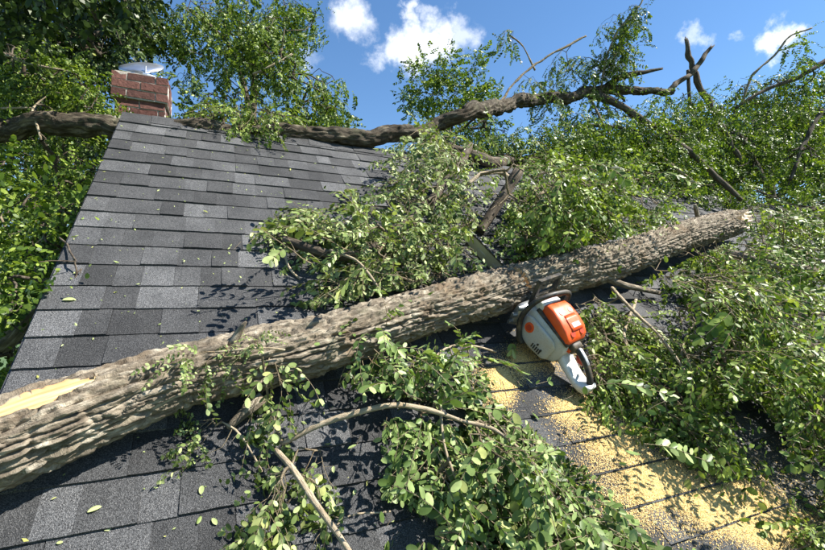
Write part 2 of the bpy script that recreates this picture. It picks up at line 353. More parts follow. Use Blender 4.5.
    inn = (x > -25) & (x < PW + 25) & (y > 95) & (y < PH + 25) & (f > .1); area = np.where(inn, area, -1)
    # favour shingles that the photograph leaves uncovered
    order = np.argsort(-area); big = set(order[:300].tolist())
    off = Vector(base); rest = [[] for _ in range(5)]
    for i, (u, v, w, ln, th, t, s) in enumerate(tabs):
        p = R(u, v)
        Mx = np.column_stack([UU * w, VV * ln, NN * th])
        if i in big:
            o = link('shingle', var[t * 4 + s], roof)
            o.matrix_basis = Matrix([[*Mx[r], p[r] - base[r]] for r in range(3)] + [[0, 0, 0, 1]])
        else:
            me = var[t * 4 + s]; co = np.empty(len(me.vertices) * 3); me.vertices.foreach_get('co', co)
            rest[t].append((p + co.reshape(-1, 3) @ Mx.T, len(tabs)))
    Vs, Fs, mi = [], [], []; o = 0
    Ft = np.array([p.vertices[:] for p in var[0].polygons])
    for t in range(5):
        for V, _ in rest[t]: Vs.append(V); Fs.append(Ft + o); mi.append(np.full(len(Ft), t)); o += len(V)
    obj('shingle_field', np.concatenate(Vs), np.concatenate(Fs), [M['sh%d' % k] for k in range(5)], roof, 'stuff', mi=np.concatenate(mi))
    # ridge caps
    u = RAKE - .02; k = 0
    while u < UMAX:
        w = .16; parts = []
        for sd, vv, nn_ in ((0, VV, NN), (1, -v2, n2)):
            a = R(u, RIDGE, 0) + NN * (.006 + .003 * (k % 2)); L = .10
            if sd == 0: P = [a - vv * L + nn_ * .004, a - vv * L + UU * w + nn_ * .004, a + UU * w + ZZ * .012, a + ZZ * .012]
            else: P = [a + ZZ * .012, a + UU * w + ZZ * .012, a - vv * L + UU * w + nn_ * .004, a - vv * L + nn_ * .004]
            parts.append(slab(*P, nn_, .006))
        V, F = join(parts); obj('ridge_cap', V, F, M['sh%d' % (k % 3 + 1)], roof); u += w + .002; k += 1
build_house()
# ------------------------------------------------------------------ chimney
def build_chimney():
    A = at(111, 69, 3.4); top = A[2]; w = .39; d = .39; rh = .0672
    org = A.copy(); bz = org[2] - 1.6
    c = thing('chimney', 'red brick chimney with corbelled top behind the roof ridge', 'chimney', (org[0], org[1], bz))
    def BX(x0, x1, y0, y1, z0, z1): V, F = boxV(x0, x1, y0, y1, z0, z1); return org + V[:, :1] * UU + V[:, 1:2] * VH + (V[:, 2:] - 0) * ZZ, F
    rng = np.random.default_rng(3)
    V, F = BX(.025, w - .025, .025, d - .025, -1.6, -.012); obj('mortar_core', V, F, M['mortar'], c)
    for r in range(10):
        z1 = -r * rh; z0 = z1 - rh + .011
        ov = .0 if r < 3 else .020
        x0, x1, y0, y1 = ov, w - ov, ov, d - ov
        if r < 3:                              # mortar bed of the corbel
            V, F = BX(.005, w - .005, .005, d - .005, z0 - .011, z1 - .002); obj('mortar_bed', V, F, M['mortar'], c)
        bw = .095; segs = []
        cuts = [x0, (x0 + x1) / 2 + rng.normal(0, .006), x1] if r % 2 == 1 else [x0, x0 + .105, x0 + .30, x1]
        for a, b in zip(cuts[:-1], cuts[1:]): segs += [(a + .005, b - .005, y0, y0 + bw), (a + .005, b - .005, y1 - bw, y1)]
        ym = (y0 + y1) / 2
        for a, b in ((y0 + bw + .01, ym - .005), (ym + .005, y1 - bw - .01)): segs += [(x0, x0 + bw, a, b), (x1 - bw, x1, a, b)]
        for (a, b, e, g) in segs:
            j = rng.normal(0, .0022, 2); V, F = BX(a, b, e + j[0], g + j[0], z0 + j[1] * .5, z1 + j[1] * .5)
            V = V + rng.normal(0, .0016, V.shape); obj('brick', V, F, M['brick'], c)
    # flue collar and tilted rain cap
    cx = org + UU * .20 + VH * .19
    def ring(r0, r1, z0, z1, k=28):
        a = np.linspace(0, 2 * np.pi, k, endpoint=False); V = []
        for rr, z in ((r1, z0), (r1, z1), (r0, z1), (r0, z0)): V += [[rr * math.cos(t), rr * math.sin(t), z] for t in a]
        F = [[i * k + j, i * k + (j + 1) % k, ((i + 1) % 4) * k + (j + 1) % k, ((i + 1) % 4) * k + j] for i in range(4) for j in range(k)]; return np.array(V, float), np.array(F)
    V, F = BX(.02, w - .02, .02, d - .02, -.012, .008); obj('crown_wash', V, F, M['mortar'], c)
    V, F = ring(.118, .126, -.01, .045); V2, F2 = ring(.124, .133, .033, .043); V, F = join([(V, F), (V2, F2)]); obj('flue_collar', cx + V, F, M['galv'], c, smooth=False)
    for t in (.6, 2.2, 3.8, 5.3):
        p = cx + np.array([.12 * math.cos(t), .12 * math.sin(t), .03]); V, F, b = tube([p, p + [0, 0, .075]], .006, 4, 6); obj('cap_strut', V, F, M['galv'], c, attrs={'buv': b})
    k = 36; a = np.linspace(0, 2 * np.pi, k, endpoint=False); V = [[0, 0, .03]]
    for rr, z in ((.06, .025), (.12, .012), (.165, .0), (.168, -.012), (.163, -.012), (.12, .008), (.0, .03)): V += [[rr * 1.0 * math.cos(t), rr * math.sin(t), z] for t in a]
    V = np.array(V, float); T = np.array([[0, 1 + j, 1 + (j + 1) % k] for j in range(k)]); Q = np.array([[1 + i * k + j, 1 + (i + 1) * k + j, 1 + (i + 1) * k + (j + 1) % k, 1 + i * k + (j + 1) % k] for i in range(6) for j in range(k)])
    Rm = np.array(Matrix.Rotation(math.radians(7), 3, 'Y') @ Matrix.Rotation(math.radians(38), 3, 'X')); obj('rain_cap', cx + V @ Rm.T + [-.03, 0, .15], [Q, T], M['galv'], c, smooth=True)
build_chimney()
# ------------------------------------------------------------------ chainsaw frame (needed for the kerf)
SO = on(586, 392, .035); ST = on(456, 250, .12); SSC = np.array([.9, 1.1, 1.0])
SX = unit(ST - SO); SZ = unit(NN - SX * (NN @ SX)); SY = np.cross(SZ, SX)
BARY = -.035
# ------------------------------------------------------------------ the sawn trunk
LOGP = [(-75, 466, 46, .125), (0, 442, 42, .122), (50, 424, 40, .12), (100, 405, 35, .12), (150, 387, 31, .12), (200, 371, 29, .12), (287, 352, 28.5, .13), (345, 336, 26, .135), (403, 317, 22.5, .14), (440, 307, 21, .145), (500, 291, 20.5, .15), (565, 273, 18.5, .16), (620, 258.5, 16.5, .17), (680, 237, 14, .19), (720, 226, 13.5, .2), (746, 219, 11, .21)]
LOGC = np.array([on(x, y, n) for x, y, hw, n in LOGP]); LOGR = np.array([hw / FPX * proj(p)[2] for p, (x, y, hw, n) in zip(LOGC, LOGP)])
LOGD = catmull(np.column_stack([LOGC, LOGR]), 160)
def inpoly(x, y, poly):
    r = np.zeros(np.shape(x), bool); n = len(poly); j = n - 1
    for i in range(n):
        xi, yi = poly[i]; xj, yj = poly[j]; r ^= ((yi > y) != (yj > y)) & (x < (xj - xi) * (y - yi) / (yj - yi + 1e-9) + xi); j = i
    return r
def build_log():
    seg, ns = 1200, 180
    D = catmull(np.column_stack([LOGC, LOGR]), seg); P, r = D[:, :3], D[:, 3]; T, A, B = frames(P)
    L = np.sum(np.linalg.norm(np.diff(P, axis=0), axis=1)); s = np.linspace(0, L, seg); a = np.linspace(0, 2 * np.pi, ns, endpoint=False)
    ca, sa = np.cos(a)[None], np.sin(a)[None]; rr = np.repeat(r[:, None], ns, 1); S = np.repeat(s[:, None], ns, 1)
    q = np.stack([ca * rr, sa * rr, S], -1)
    rr = rr * (1 + .06 * fbm(q * [7, 7, 2.6], 2, 1))
    K = 30; aw = np.repeat(a[None], seg, 0)
    ph = K * aw + 3.4 * vnoise(q * [11, 11, 2.6], 31) + 1.9 * vnoise(q * [24, 24, 6.5], 32) + .5 * vnoise(q * [60, 60, 20], 33)
    cid = np.floor(ph / (2 * np.pi)).astype(np.int64); fr = ph / (2 * np.pi) - cid
    edge = np.minimum(fr, 1 - fr) * 2
    sj = S * 4.2 + hsh(cid, cid * 0, cid * 0, 3) * 9 + .5 * vnoise(q * [30, 30, 12], 35); cj = np.floor(sj).astype(np.int64); sf = sj - cj; es = np.minimum(sf, 1 - sf)
    hid = hsh(cid, cj, cid * 0, 4)
    furrow = np.clip((edge - .05) * 4.2, 0, 1); furrow = furrow * (2 - furrow); brk = np.clip((es - .012) * 16, 0, 1)
    merge = np.clip(vnoise(q * [16, 16, 5], 37) * 2.2 + .75, 0, 1)              # some furrows close up, ridges interlace
    furrow = 1 - (1 - furrow) * merge
    plate = furrow * (1 - .45 * (1 - brk) * (hid > .5))
    rel = .031 * (plate - .8) + (.010 * (hid - .5) + .006 * (sf - .5) * (hid - .2) + .008 * (fr - .5) * (hid - .5)) * plate - .012 * np.clip(1 - np.abs(vnoise(q * [62, 62, 9], 34)) * 5, 0, 1) * plate + .004 * vnoise(q * [100, 100, 24], 40) + .0048 * fbm(q * [150, 150, 60], 2, 39)
    rr2 = rr + rel
    V0_ = P[:, None] + (ca[..., None] * A[:, None] + sa[..., None] * B[:, None]) * rr[..., None]
    x, y, fz = proj(V0_); face = np.sum((V0_ - CAM) * (V0_ - P[:, None]), -1) < 0
    jig = 3.5 * vnoise(q * [40, 40, 14], 41)
    poly = [(-90, 436), (-40, 415), (0, 402), (30, 393), (62, 383), (92, 375), (100, 378), (70, 391), (40, 403), (0, 417), (-50, 438), (-90, 454)]
    wood = inpoly(x, y + jig, poly) & face
    rr2 = np.where(wood, rr - .007 + .0025 * vnoise(q * [70, 70, 6], 42), rr2)
    # saw kerf: a narrow cut through the far and upper half of the trunk
    yy = (V0_ - (SO + SY * BARY * SSC[1])) @ SY; zz = (V0_ - SO) @ SZ
    kerf = (np.abs(yy) < .0075) & (zz > .0) & (S > L * .3) & (S < L * .8)
    rr2 = np.where(kerf, rr2 - .03, rr2)
    # torn end: the fibres break off at different lengths
    aa = np.repeat(a[None], seg, 0); jag = np.clip(.5 + .5 * vnoise(np.stack([np.cos(aa) * 2.2, np.sin(aa) * 2.2, aa * 0], -1), 51) + .5 * vnoise(np.stack([np.cos(aa) * 7, np.sin(aa) * 7, aa * 0], -1), 52), 0, 1.3)
    pull = np.clip((S - (L - .6)) / .6, 0, 1) * jag * .55
    torn = (S > L - .12 - .45 * np.clip(jag - .25 + .25 * vnoise(q * [30, 30, 4], 53), 0, 1)); rr2 = np.where(torn, rr - .022 + .006 * vnoise(q * [90, 90, 6], 54), rr2)
    V = P[:, None] + (ca[..., None] * A[:, None] + sa[..., None] * B[:, None]) * rr2[..., None] - T[:, None] * pull[..., None]
    V = V.reshape(-1, 3); i = np.arange(seg - 1)[:, None] * ns; j = np.arange(ns)[None]; j2 = (j + 1) % ns
    Q = np.stack([i + j, i + j2, i + ns + j2, i + ns + j], -1).reshape(-1, 4); buv = q.reshape(-1, 3)
    fm = wood.reshape(-1)[Q].sum(1) >= 2; fk = (kerf.reshape(-1)[Q].sum(1) >= 2) & ~fm; ft = (torn.reshape(-1)[Q].sum(1) >= 2) & ~fm & ~fk
    t = thing('fallen_log', 'long furrowed bark trunk lying across the roof with a chainsaw stuck in it', 'log', P[seg // 2] - NN * .12)
    # inner rings close both ends
    Vi, Fi, Bi = [], [], []; o = 0
    for e, sg in ((0, 1), (seg - 1, -1)):
        rim = V[e * ns:(e + 1) * ns]; ctr = rim.mean(0)
        rings = [rim, ctr + (rim - ctr) * .6 + T[e] * sg * .05 * RNG.random((ns, 1)), ctr + (rim - ctr) * .2 + T[e] * sg * .1, np.repeat((ctr + T[e] * sg * .08)[None], ns, 0)]
        Vr = np.concatenate(rings); jj = np.arange(ns); jn = (jj + 1) % ns
        for k in range(3): Fi.append(np.stack([k * ns + jj, k * ns + jn, (k + 1) * ns + jn, (k + 1) * ns + jj], 1) + o)
        Vi.append(Vr); Bi.append((Vr - ctr) * [1, 1, 1]); o += len(Vr)
    def sub(name, mask, m):
        f = Q[mask]; ids, inv = np.unique(f, return_inverse=True); obj(name, V[ids], inv.reshape(f.shape), m, t, attrs={'buv': buv[ids]}, smooth=True)
    sub('bark', ~fm & ~fk & ~ft, M['bark']); sub('torn_wood', ft, M['oldwood']); sub('split_wood', fm, M['wood']); sub('saw_kerf', fk, M['wood'])
    obj('broken_end', np.concatenate(Vi), np.concatenate(Fi), M['oldwood'], t, attrs={'buv': np.concatenate(Bi)})
    # broken side branches
    def stub(px, rs, m='bark_dark', nm='side_branch', ns=12):
        P = [on(*p) for p in px]; V, F, b = tube(P, rs, None, ns, .003, int(px[0][0]), .1); obj(nm, V, F, M[m], t, attrs={'buv': b}, smooth=True)
    stub([(598, 275, .13), (625, 285, .1), (660, 293, .05)], [.022, .018, .012], 'bark')
    stub([(232, 345, .2), (240, 330, .24), (246, 322, .27)], [.012, .009, .003], 'bark', 'snag')
    stub([(262, 398, .06), (245, 412, .05), (228, 428, .03)], [.02, .016, .01], 'bark', 'snag')
    stub([(700, 226, .22), (697, 214, .3), (695, 205, .36)], [.02, .016, .012], 'bark', 'snag')
    rg = np.random.default_rng(8)
    for k in range(9):
        c = P[-60 - int(rg.integers(50))]; an = rg.uniform(0, 6.28); rad = LOGR[-1] * rg.uniform(.55, .95); o = c + (math.cos(an) * A[-60] + math.sin(an) * B[-60]) * rad; L_ = rg.uniform(.2, .5)
        e = o + T[-60] * L_ + rg.normal(0, .02, 3); w0 = rg.uniform(.012, .03); V_, F_, b_ = tube([o, (o + e) / 2 + rg.normal(0, .008, 3), e], [w0, w0 * .7, .002], 14, 7, .006, k, .3)
        obj('torn_splinter', V_, F_, M['oldwood'], t, attrs={'buv': b_})
build_log()
# ------------------------------------------------------------------ chainsaw
def build_saw():
    t = thing('chainsaw', 'orange and light grey chainsaw with black handles, its bar through the trunk', 'chainsaw', SO)
    t.rotation_euler = Matrix(np.column_stack([SX, SY, SZ]).tolist()).to_euler()
    def part(name, V, F, m, parent=t, smooth=False, **k): return link(name, mesh(name, np.asarray(V) * SSC, F, M[m], smooth=smooth, **k), parent)
    def loft(secs, k=28, e=.35):                # secs: x, y0, y1, z0, z1 (rounded rectangles)
        a = np.linspace(0, 2 * np.pi, k, endpoint=False); c, s = np.cos(a), np.sin(a); V = []
        for sec in secs:
            x, y0, y1, z0, z1 = sec[:5]; sh = sec[5] if len(sec) > 5 else 0
            cy = np.sign(c) * np.abs(c) ** e; sz = np.sign(s) * np.abs(s) ** e
            yy = (y0 + y1) / 2 + (y1 - y0) / 2 * cy; z_ = (z0 + z1) / 2 + (z1 - z0) / 2 * sz
            V.append(np.stack([x + sh * (z_ - z0), yy, z_], 1))
        n = len(secs); ce = [V[0].mean(0), V[-1].mean(0)]; V = np.vstack(V + [ce]); j = np.arange(k); jn = (j + 1) % k
        Q = np.concatenate([np.stack([i * k + j, i * k + jn, (i + 1) * k + jn, (i + 1) * k + j], 1) for i in range(n - 1)])
        T = np.concatenate([np.stack([np.full(k, n * k), jn, j], 1), np.stack([np.full(k, n * k + 1), (n - 1) * k + j, (n - 1) * k + jn], 1)])
        return V, [Q, T]
    def bar(path, r, ns=12, seg=None): V, F, b = tube(path, r, seg or 28, ns); return V, F
    def disc(c, ax, r, th, k=26, r2=None):
        c = np.array(c, float); ax = unit(ax); a0 = unit(np.cross(ax, [.3, .2, .9])); b0 = np.cross(ax, a0); r2 = r2 or r; V = []
        for rr, z in ((0, 0), (r, 0), (r2, th), (0, th)): V += [c + ax * z + rr * (math.cos(q) * a0 + math.sin(q) * b0) for q in np.linspace(0, 2 * np.pi, k, endpoint=False)]
        F = [[i * k + j, i * k + (j + 1) % k, (i + 1) * k + (j + 1) % k, (i + 1) * k + j] for i in range(3) for j in range(k)]; return np.array(V), np.array(F)
    V, F = loft([(.172, -.045, .050, .045, .105), (.185, -.062, .066, .018, .132), (.22, -.07, .076, .006, .15), (.30, -.072, .080, .0, .16), (.38, -.070, .080, .004, .165), (.425, -.064, .072, .015, .158), (.44, -.05, .055, .03, .13)])
    body = part('housing', V, F, 's_grey', smooth=True)
    V, F = loft([(.205, .074, .084, .03, .10), (.225, .074, .090, .016, .122), (.30, .076, .095, .012, .132), (.37, .076, .095, .02, .135), (.405, .074, .088, .035, .12)], e=.5); part('starter_cover', V, F, 's_grey', smooth=True)
    V, F = disc((.352, .090, .092), (0, 1, 0), .026, .008, r2=.0235); dsc = part('starter_badge', V, F, 's_orange')
    V, F = disc((.352, .0985, .092), (0, 1, 0), .015, .0015, r2=.014); part('badge_ring', V, F, 's_dorange', dsc)
    for k in range(5):
        V, F = boxV(.29 - k * .012, .295 - k * .012, .093, .0975, .03, .05); part('cooling_slot', V, F, 's_black')
    for x, z in ((.245, .05), (.272, .062), (.395, .05)): V, F = disc((x, .091 if x < .3 else .084, z), (0, 1, 0), .005, .006, 12); part('screw', V, F, 's_black')
    # dark seam between housing and cover
    V, F = loft([(.176, -.060, .064, .128, .142), (.20, -.069, .072, .138, .150), (.30, -.070, .074, .150, .166), (.385, -.066, .070, .155, .172)]); part('seam', V, F, 's_black', smooth=True)
    V, F = loft([(.178, -.046, .052, .138, .150), (.188, -.060, .066, .134, .168, .05), (.22, -.063, .069, .142, .190), (.27, -.062, .068, .150, .205), (.325, -.060, .064, .156, .213), (.362, -.056, .058, .158, .208), (.378, -.050, .052, .160, .19)]); cov = part('top_cover', V, F, 's_orange', smooth=True)
    V, F = loft([(.212, -.032, .028, .187, .192), (.222, -.038, .033, .19, .1965), (.262, -.038, .033, .2, .2075), (.278, -.034, .03, .204, .2105)]); lt = part('filter_latch', V, F, 's_orange', cov, smooth=True)
    V, F = loft([(.208, -.036, .032, .180, .1905), (.262, -.042, .037, .196, .2045), (.284, -.038, .034, .2, .2085)]); part('latch_gap', V, F, 's_dorange', cov, smooth=True)
    V, F = loft([(.219, -.027, .022, .1935, .1970), (.241, -.027, .022, .1985, .2032)]); part('label_plate', V, F, 's_label', cov)
    for y in (-.028, .030):
        V, F = disc((.303, y, .2055), (-.1, 0, 1), .013, .0055, 16); part('recess', V, F, 's_dorange', cov)
        V, F = disc((.204, y, .172), (-.55, 0, 1), .014, .008, 16); part('recess', V, F, 's_dorange', cov)
    V, F = loft([(.368, -.052, .056, .150, .184), (.38, -.055, .06, .152, .200), (.415, -.052, .056, .152, .196), (.43, -.046, .05, .15, .18)]); part('shroud', V, F, 's_white', smooth=True)
    V, F = loft([(.392, -.04, .044, .193, .1995), (.412, -.04, .044, .19, .1985)]); part('shroud_plate', V, F, 's_label')
    # rear handle: white lower guard, black grip, trigger
    V, F = loft([(.195, -.034, .040, .028, .082), (.15, -.034, .040, .018, .060), (.10, -.034, .040, .006, .040), (.05, -.035, .041, -.004, .030), (.02, -.034, .040, -.006, .040), (.0, -.030, .036, -.002, .052), (-.012, -.02, .026, .008, .048)][::-1], e=.6); part('rear_guard', V, F, 's_white', smooth=True)
    V, F = loft([(.185, -.030, .032, .088, .142), (.165, -.030, .032, .09, .138), (.15, -.026, .028, .092, .134)][::-1], e=.5); part('rubber_mount', V, F, 's_black', smooth=True)
    V, F = loft([(.179, -.022, .036, .092, .118), (.160, -.02, .0335, .092, .114)][::-1], e=.5); part('switch_housing', V, F, 's_orange', smooth=True)
    V, F = bar([(.17, 0, .118), (.13, 0, .114), (.085, 0, .098), (.045, 0, .074), (.018, 0, .050), (.008, 0, .036)], [.015, .014, .0135, .0135, .014, .014], 14, 40); part('grip', V, F, 's_black', smooth=True)
    V, F = loft([(.07, -.007, .007, .098, .1055), (.10, -.008, .008, .106, .120), (.14, -.008, .008, .12, .132), (.152, -.006, .006, .122, .129)]); part('throttle_lock', V, F, 's_label', smooth=True)
    V, F = loft([(.09, -.005, .005, .078, .096), (.115, -.006, .006, .072, .106), (.135, -.005, .005, .09, .11)]); part('trigger', V, F, 's_dorange', smooth=True)
    # front handle and hand guard
    V, F = bar([(.335, .098, .006), (.365, .106, .03), (.40, .110, .09), (.408, .106, .15), (.402, .088, .205), (.39, .05, .236), (.382, 0, .243), (.376, -.05, .240), (.372, -.083, .218), (.37, -.096, .17), (.368, -.094, .10), (.365, -.08, .04)], .0125, 14, 60); part('front_handle', V, F, 's_black', smooth=True)
    def beam(a, b, w, th):
        a, b = np.array(a, float), np.array(b, float); d = unit(b - a); n = unit(np.cross(d, [0, 1, .2]) if abs(d[1]) < .9 else np.array([.9, 0, -.3])); n = unit(n - d * (n @ d)); m = np.cross(d, n)
        V = np.array([p + n * i * w / 2 + m * j * th / 2 for p in (a, b) for i, j in ((-1, -1), (1, -1), (1, 1), (-1, 1))]); return V, np.array([[0, 1, 5, 4], [1, 2, 6, 5], [2, 3, 7, 6], [3, 0, 4, 7], [3, 2, 1, 0], [4, 5, 6, 7]])
    hg = [beam((.43, .062, .15), (.452, .066, .268), .02, .016), beam((.43, -.05, .17), (.455, -.062, .272), .02, .016), beam((.452, .07, .268), (.456, -.066, .272), .022, .014), beam((.44, .060, .205), (.443, -.055, .212), .014, .010), beam((.425, .066, .15), (.425, -.05, .165), .03, .02)]
    V, F = join(hg); part('hand_guard', V, F, 's_black')
    # bar side: clutch cover, spikes, bar, chain, muffler
    V, F = loft([(.25, -.092, -.072, .02, .10), (.27, -.100, -.07, .012, .118), (.38, -.100, -.07, .012, .118), (.43, -.09, -.06, .03, .105)], e=.5); part('sprocket_cover', V, F, 's_grey', smooth=True)
    V, F = loft([(.43, -.03, .075, .015, .125), (.44, -.04, .085, .01, .132), (.47, -.038, .08, .012, .125), (.478, -.03, .07, .02, .115)], e=.45); part('muffler', V, F, 's_steel', smooth=True)
    for y, z in ((.076, .03), (.082, .075), (.074, .115)): V, F = disc((.448, y, z), (.3, 1, 0), .013, .022, 14, .010); part('spike', V, F, 's_steel')
    x0, x1, zc, hw = .40, 1.0, .082, .034; n = 16; a = np.linspace(-np.pi / 2, np.pi / 2, n)
    out = [(x1 - .04 + .04 * math.cos(q), zc + hw * math.sin(q)) for q in a]; out = [(x0, zc - hw)] + out + [(x0, zc + hw)]
    k = len(out); V = np.array([[x, y, z] for y in (BARY - .0024, BARY + .0024) for x, z in out]); j = np.arange(k); jn = (j + 1) % k
    Vc = np.array([[.7, BARY - .0024, zc], [.7, BARY + .0024, zc]]); V = np.vstack([V, Vc])
    F = [np.stack([j, jn, k + jn, k + j], 1), np.concatenate([np.stack([np.full(k, 2 * k), jn, j], 1), np.stack([np.full(k, 2 * k + 1), k + j, k + jn], 1)])]
    gb = part('guide_bar', V, F, 's_steel')
    for x in (.62, .75, .88):
        V, F = loft([(x - .035, BARY - .0028, BARY + .0028, zc - .006, zc + .006), (x + .035, BARY - .0028, BARY + .0028, zc - .006, zc + .006)], 16, 1.); part('bar_slot', V, F, 's_label', gb)
    pts = catmull(np.array([(x, 0, z) for x, z in out]), 130)[:, [0, 2]]; bx = []
    tn = np.gradient(pts, axis=0); tn /= np.linalg.norm(tn, axis=1)[:, None]
    for i in range(0, 130):
        p, d = pts[i], tn[i]; nn_ = np.array([d[1], -d[0]]); hgt = .012 if i % 4 == 0 else .008; V, F = boxV(-.0042, .0042, -.0035, .0035, -.002, hgt)
        bx.append((np.stack([p[0] + V[:, 0] * d[0] + V[:, 2] * nn_[0], BARY + V[:, 1], p[1] + V[:, 0] * d[1] + V[:, 2] * nn_[1]], 1), F))
    V, F = join(bx); part('chain', V, F, 's_dark', gb)['kind'] = 'stuff'
build_saw()
# ------------------------------------------------------------------ foliage toolkit
def oval(xs, ws):
    V = [[0, 0, 0]]
    for x, w in zip(xs, ws): V += [[x, w, .05 * w / .28 - .03 * x], [x, 0, -.03 * x], [x, -w, .05 * w / .28 - .03 * x]]
    V += [[1, 0, -.05]]; Q = []; n = len(xs)
    for i in range(n - 1): b = 1 + 3 * i; Q += [[b, b + 1, b + 4, b + 3], [b + 1, b + 2, b + 5, b + 4]]
    e = 3 * n + 1; b = e - 3; return np.array(V, float), [np.array(Q), np.array([[0, 2, 1], [0, 3, 2], [b, b + 1, e], [b + 1, b + 2, e]])]
LEAF_HI = oval([.27, .74], [.26, .25])
LEAF_OBJ = oval([.07, .22, .45, .70, .88, .97], [.11, .215, .28, .27, .18, .085])
LEAF_LO = (np.array([[0, 0, 0], [.28, .25, .05], [.28, -.25, .05], [.75, .24, .03], [.75, -.24, .03], [1, 0, -.06]], float), [np.array([[1, 2, 4, 3]]), np.array([[0, 2, 1], [3, 4, 5]])])
def make_spray(rng, nleaf=(3, 6), stem=(.12, .30), rach=(.14, .24), pairs=(5, 9), lsize=(.022, .042), droop=.6):
    """one leafy shoot along +X, gravity -Z: leaflet frames and stem segments"""
    O, D, N, S, seg = [], [], [], [], []
    L = rng.uniform(*stem); k = rng.integers(*nleaf); p = np.zeros(3); d = np.array([1., 0, 0]); n = 6; nodes = [p.copy()]
    for i in range(n):
        d = unit(d + rng.normal(0, .13, 3) + np.array([0, 0, -.07 * droop])); q = p + d * L / n; seg.append((p, q, .0024 * (1 - .6 * i / n))); p = q; nodes.append(p.copy())
    nodes = np.array(nodes)
    for j in range(k):
        t = .18 + .82 * (j + .5) / k; b = np.array([np.interp(t * n, np.arange(n + 1), nodes[:, c]) for c in range(3)])
        ang = (j % 2 * 2 - 1) * rng.uniform(.35, 1.0); el = rng.normal(0, .45)
        if j == k - 1: ang *= .3; b = nodes[-1]
        d = np.array([math.cos(ang) * math.cos(el), math.sin(ang) * math.cos(el), math.sin(el)])
        up = unit(np.array([rng.normal(0, .35), rng.normal(0, .35), 1.])); Lr = rng.uniform(*rach); m = rng.integers(*pairs); p = b; st = Lr / (m + 1.2)
        ls = rng.uniform(*lsize)
        for i in range(m + 1):
            d = unit(d + rng.normal(0, .06, 3) + np.array([0, 0, -droop * .22])); q = p + d * st * (1.4 if i == 0 else 1)
            seg.append((p, q, .0011)); p = q; side = unit(np.cross(up, d)); nn = np.cross(d, side)
            for sg in (-1, 1):
                if rng.random() < .06: continue
                a = rng.uniform(.6, 1.1); ld = unit(d * math.cos(a) + side * sg * math.sin(a) + nn * rng.normal(-.18, .25) + np.array([0, 0, -.22 * droop]))
                O.append(p); D.append(ld); N.append(nn + rng.normal(0, .28, 3)); S.append(ls * rng.uniform(.8, 1.12) * (1 - .25 * abs(i / m - .45)))
        O.append(p); D.append(unit(d + rng.normal(0, .15, 3))); N.append(nn + rng.normal(0, .3, 3)); S.append(ls)
    O, D, N, S = map(np.array, (O, D, N, S)); N = N - D * np.sum(N * D, 1, keepdims=True); N = unit(N)
    P0 = np.array([s[0] for s in seg]); P1 = np.array([s[1] for s in seg]); Rr = np.array([s[2] for s in seg])
    return O, D, N, S, P0, P1, Rr
_r = np.random.default_rng(5)
SPRAYS = [make_spray(_r) for _ in range(14)]
SPRAYS_DROOP = [make_spray(_r, droop=1.3) for _ in range(12)]
SPRAYS_FAR = [make_spray(_r, lsize=(.034, .05), pairs=(3, 5), rach=(.09, .15)) for _ in range(12)]
SPRAYS_AIR = [make_spray(_r, nleaf=(5, 8), stem=(.2, .4), rach=(.12, .2), droop=1.0) for _ in range(12)]
def prisms(P0, P1, r0, r1, k=3):                # many thin tapered sticks as one mesh
    T = unit(P1 - P0); h = np.where(np.abs(T[:, 2:]) < .9, np.array([[0, 0, 1.]]), np.array([[1., 0, 0]])); A = unit(np.cross(T, h)); B = np.cross(T, A); V = []
    for P, r in ((P0, r0), (P1, r1)):
        for i in range(k): a = 2 * np.pi * i / k; V.append(P + (math.cos(a) * A + math.sin(a) * B) * np.asarray(r)[:, None])
    V = np.stack(V, 1); n = len(P0); i = np.arange(n)[:, None] * 2 * k; j = np.arange(k)[None]; jn = (j + 1) % k
    F = np.stack([i + j, i + jn, i + k + jn, i + k + j], -1).reshape(-1, 4)
    bu = np.zeros((n, 2 * k, 3)); bu[:, :, :] = P0[:, None]; return V.reshape(-1, 3), F, (V.reshape(-1, 3))
LEAFMESH = {}
def leaf_objs(t, fr, mat, rng, name='leaf'):
    if mat not in LEAFMESH:
        LEAFMESH[mat] = [mesh('leaf', LEAF_OBJ[0] * [1, w, z], LEAF_OBJ[1], M[mat], attrs={'tone': np.full(20, tn)}, smooth=True) for w, z, tn in ((1, 1, .3), (1.12, .4, .5), (.95, 1.8, .65), (1.05, -.8, .8), (1, 1.2, .15), (1.1, .7, .93))]
    loc = np.array(t.location)
    for O, D, N, S in zip(*fr):
        o = link(name, LEAFMESH[mat][rng.integers(6)], t); B = np.cross(N, D); Mx = np.column_stack([D, B, N]) * S; p = O - loc
        o.matrix_basis = Matrix([[*Mx[r], p[r]] for r in range(3)] + [[0, 0, 0, 1]])
LOG_CLEAR = [(0, 392), (95, 360), (270, 318), (500, 266), (745, 208), (745, 235), (600, 298), (450, 342), (330, 372), (270, 392), (100, 455), (0, 492)]
SAW_CLEAR = [(500, 300), (523, 274), (566, 270), (572, 300), (588, 345), (600, 392), (576, 402), (540, 372), (498, 330)]
ROOF_CLEAR = [(128, 121), (365, 150), (368, 186), (290, 200), (246, 235), (270, 262), (292, 305), (335, 312), (200, 352), (0, 396)]
LOW_CLEAR = [[(0, 488), (150, 440), (248, 405), (232, 478), (205, 550), (0, 550)], [(338, 424), (384, 410), (384, 500), (440, 522), (440, 545), (350, 545), (338, 480)],
             [(482, 358), (520, 372), (572, 405), (610, 430), (690, 462), (735, 478), (825, 468), (825, 496), (785, 548), (655, 548), (600, 478), (545, 440), (492, 398)], [(722, 412), (752, 396), (786, 436), (792, 466), (752, 472)]]
BAR_CLEAR = [(466, 242), (478, 236), (512, 266), (496, 276)]
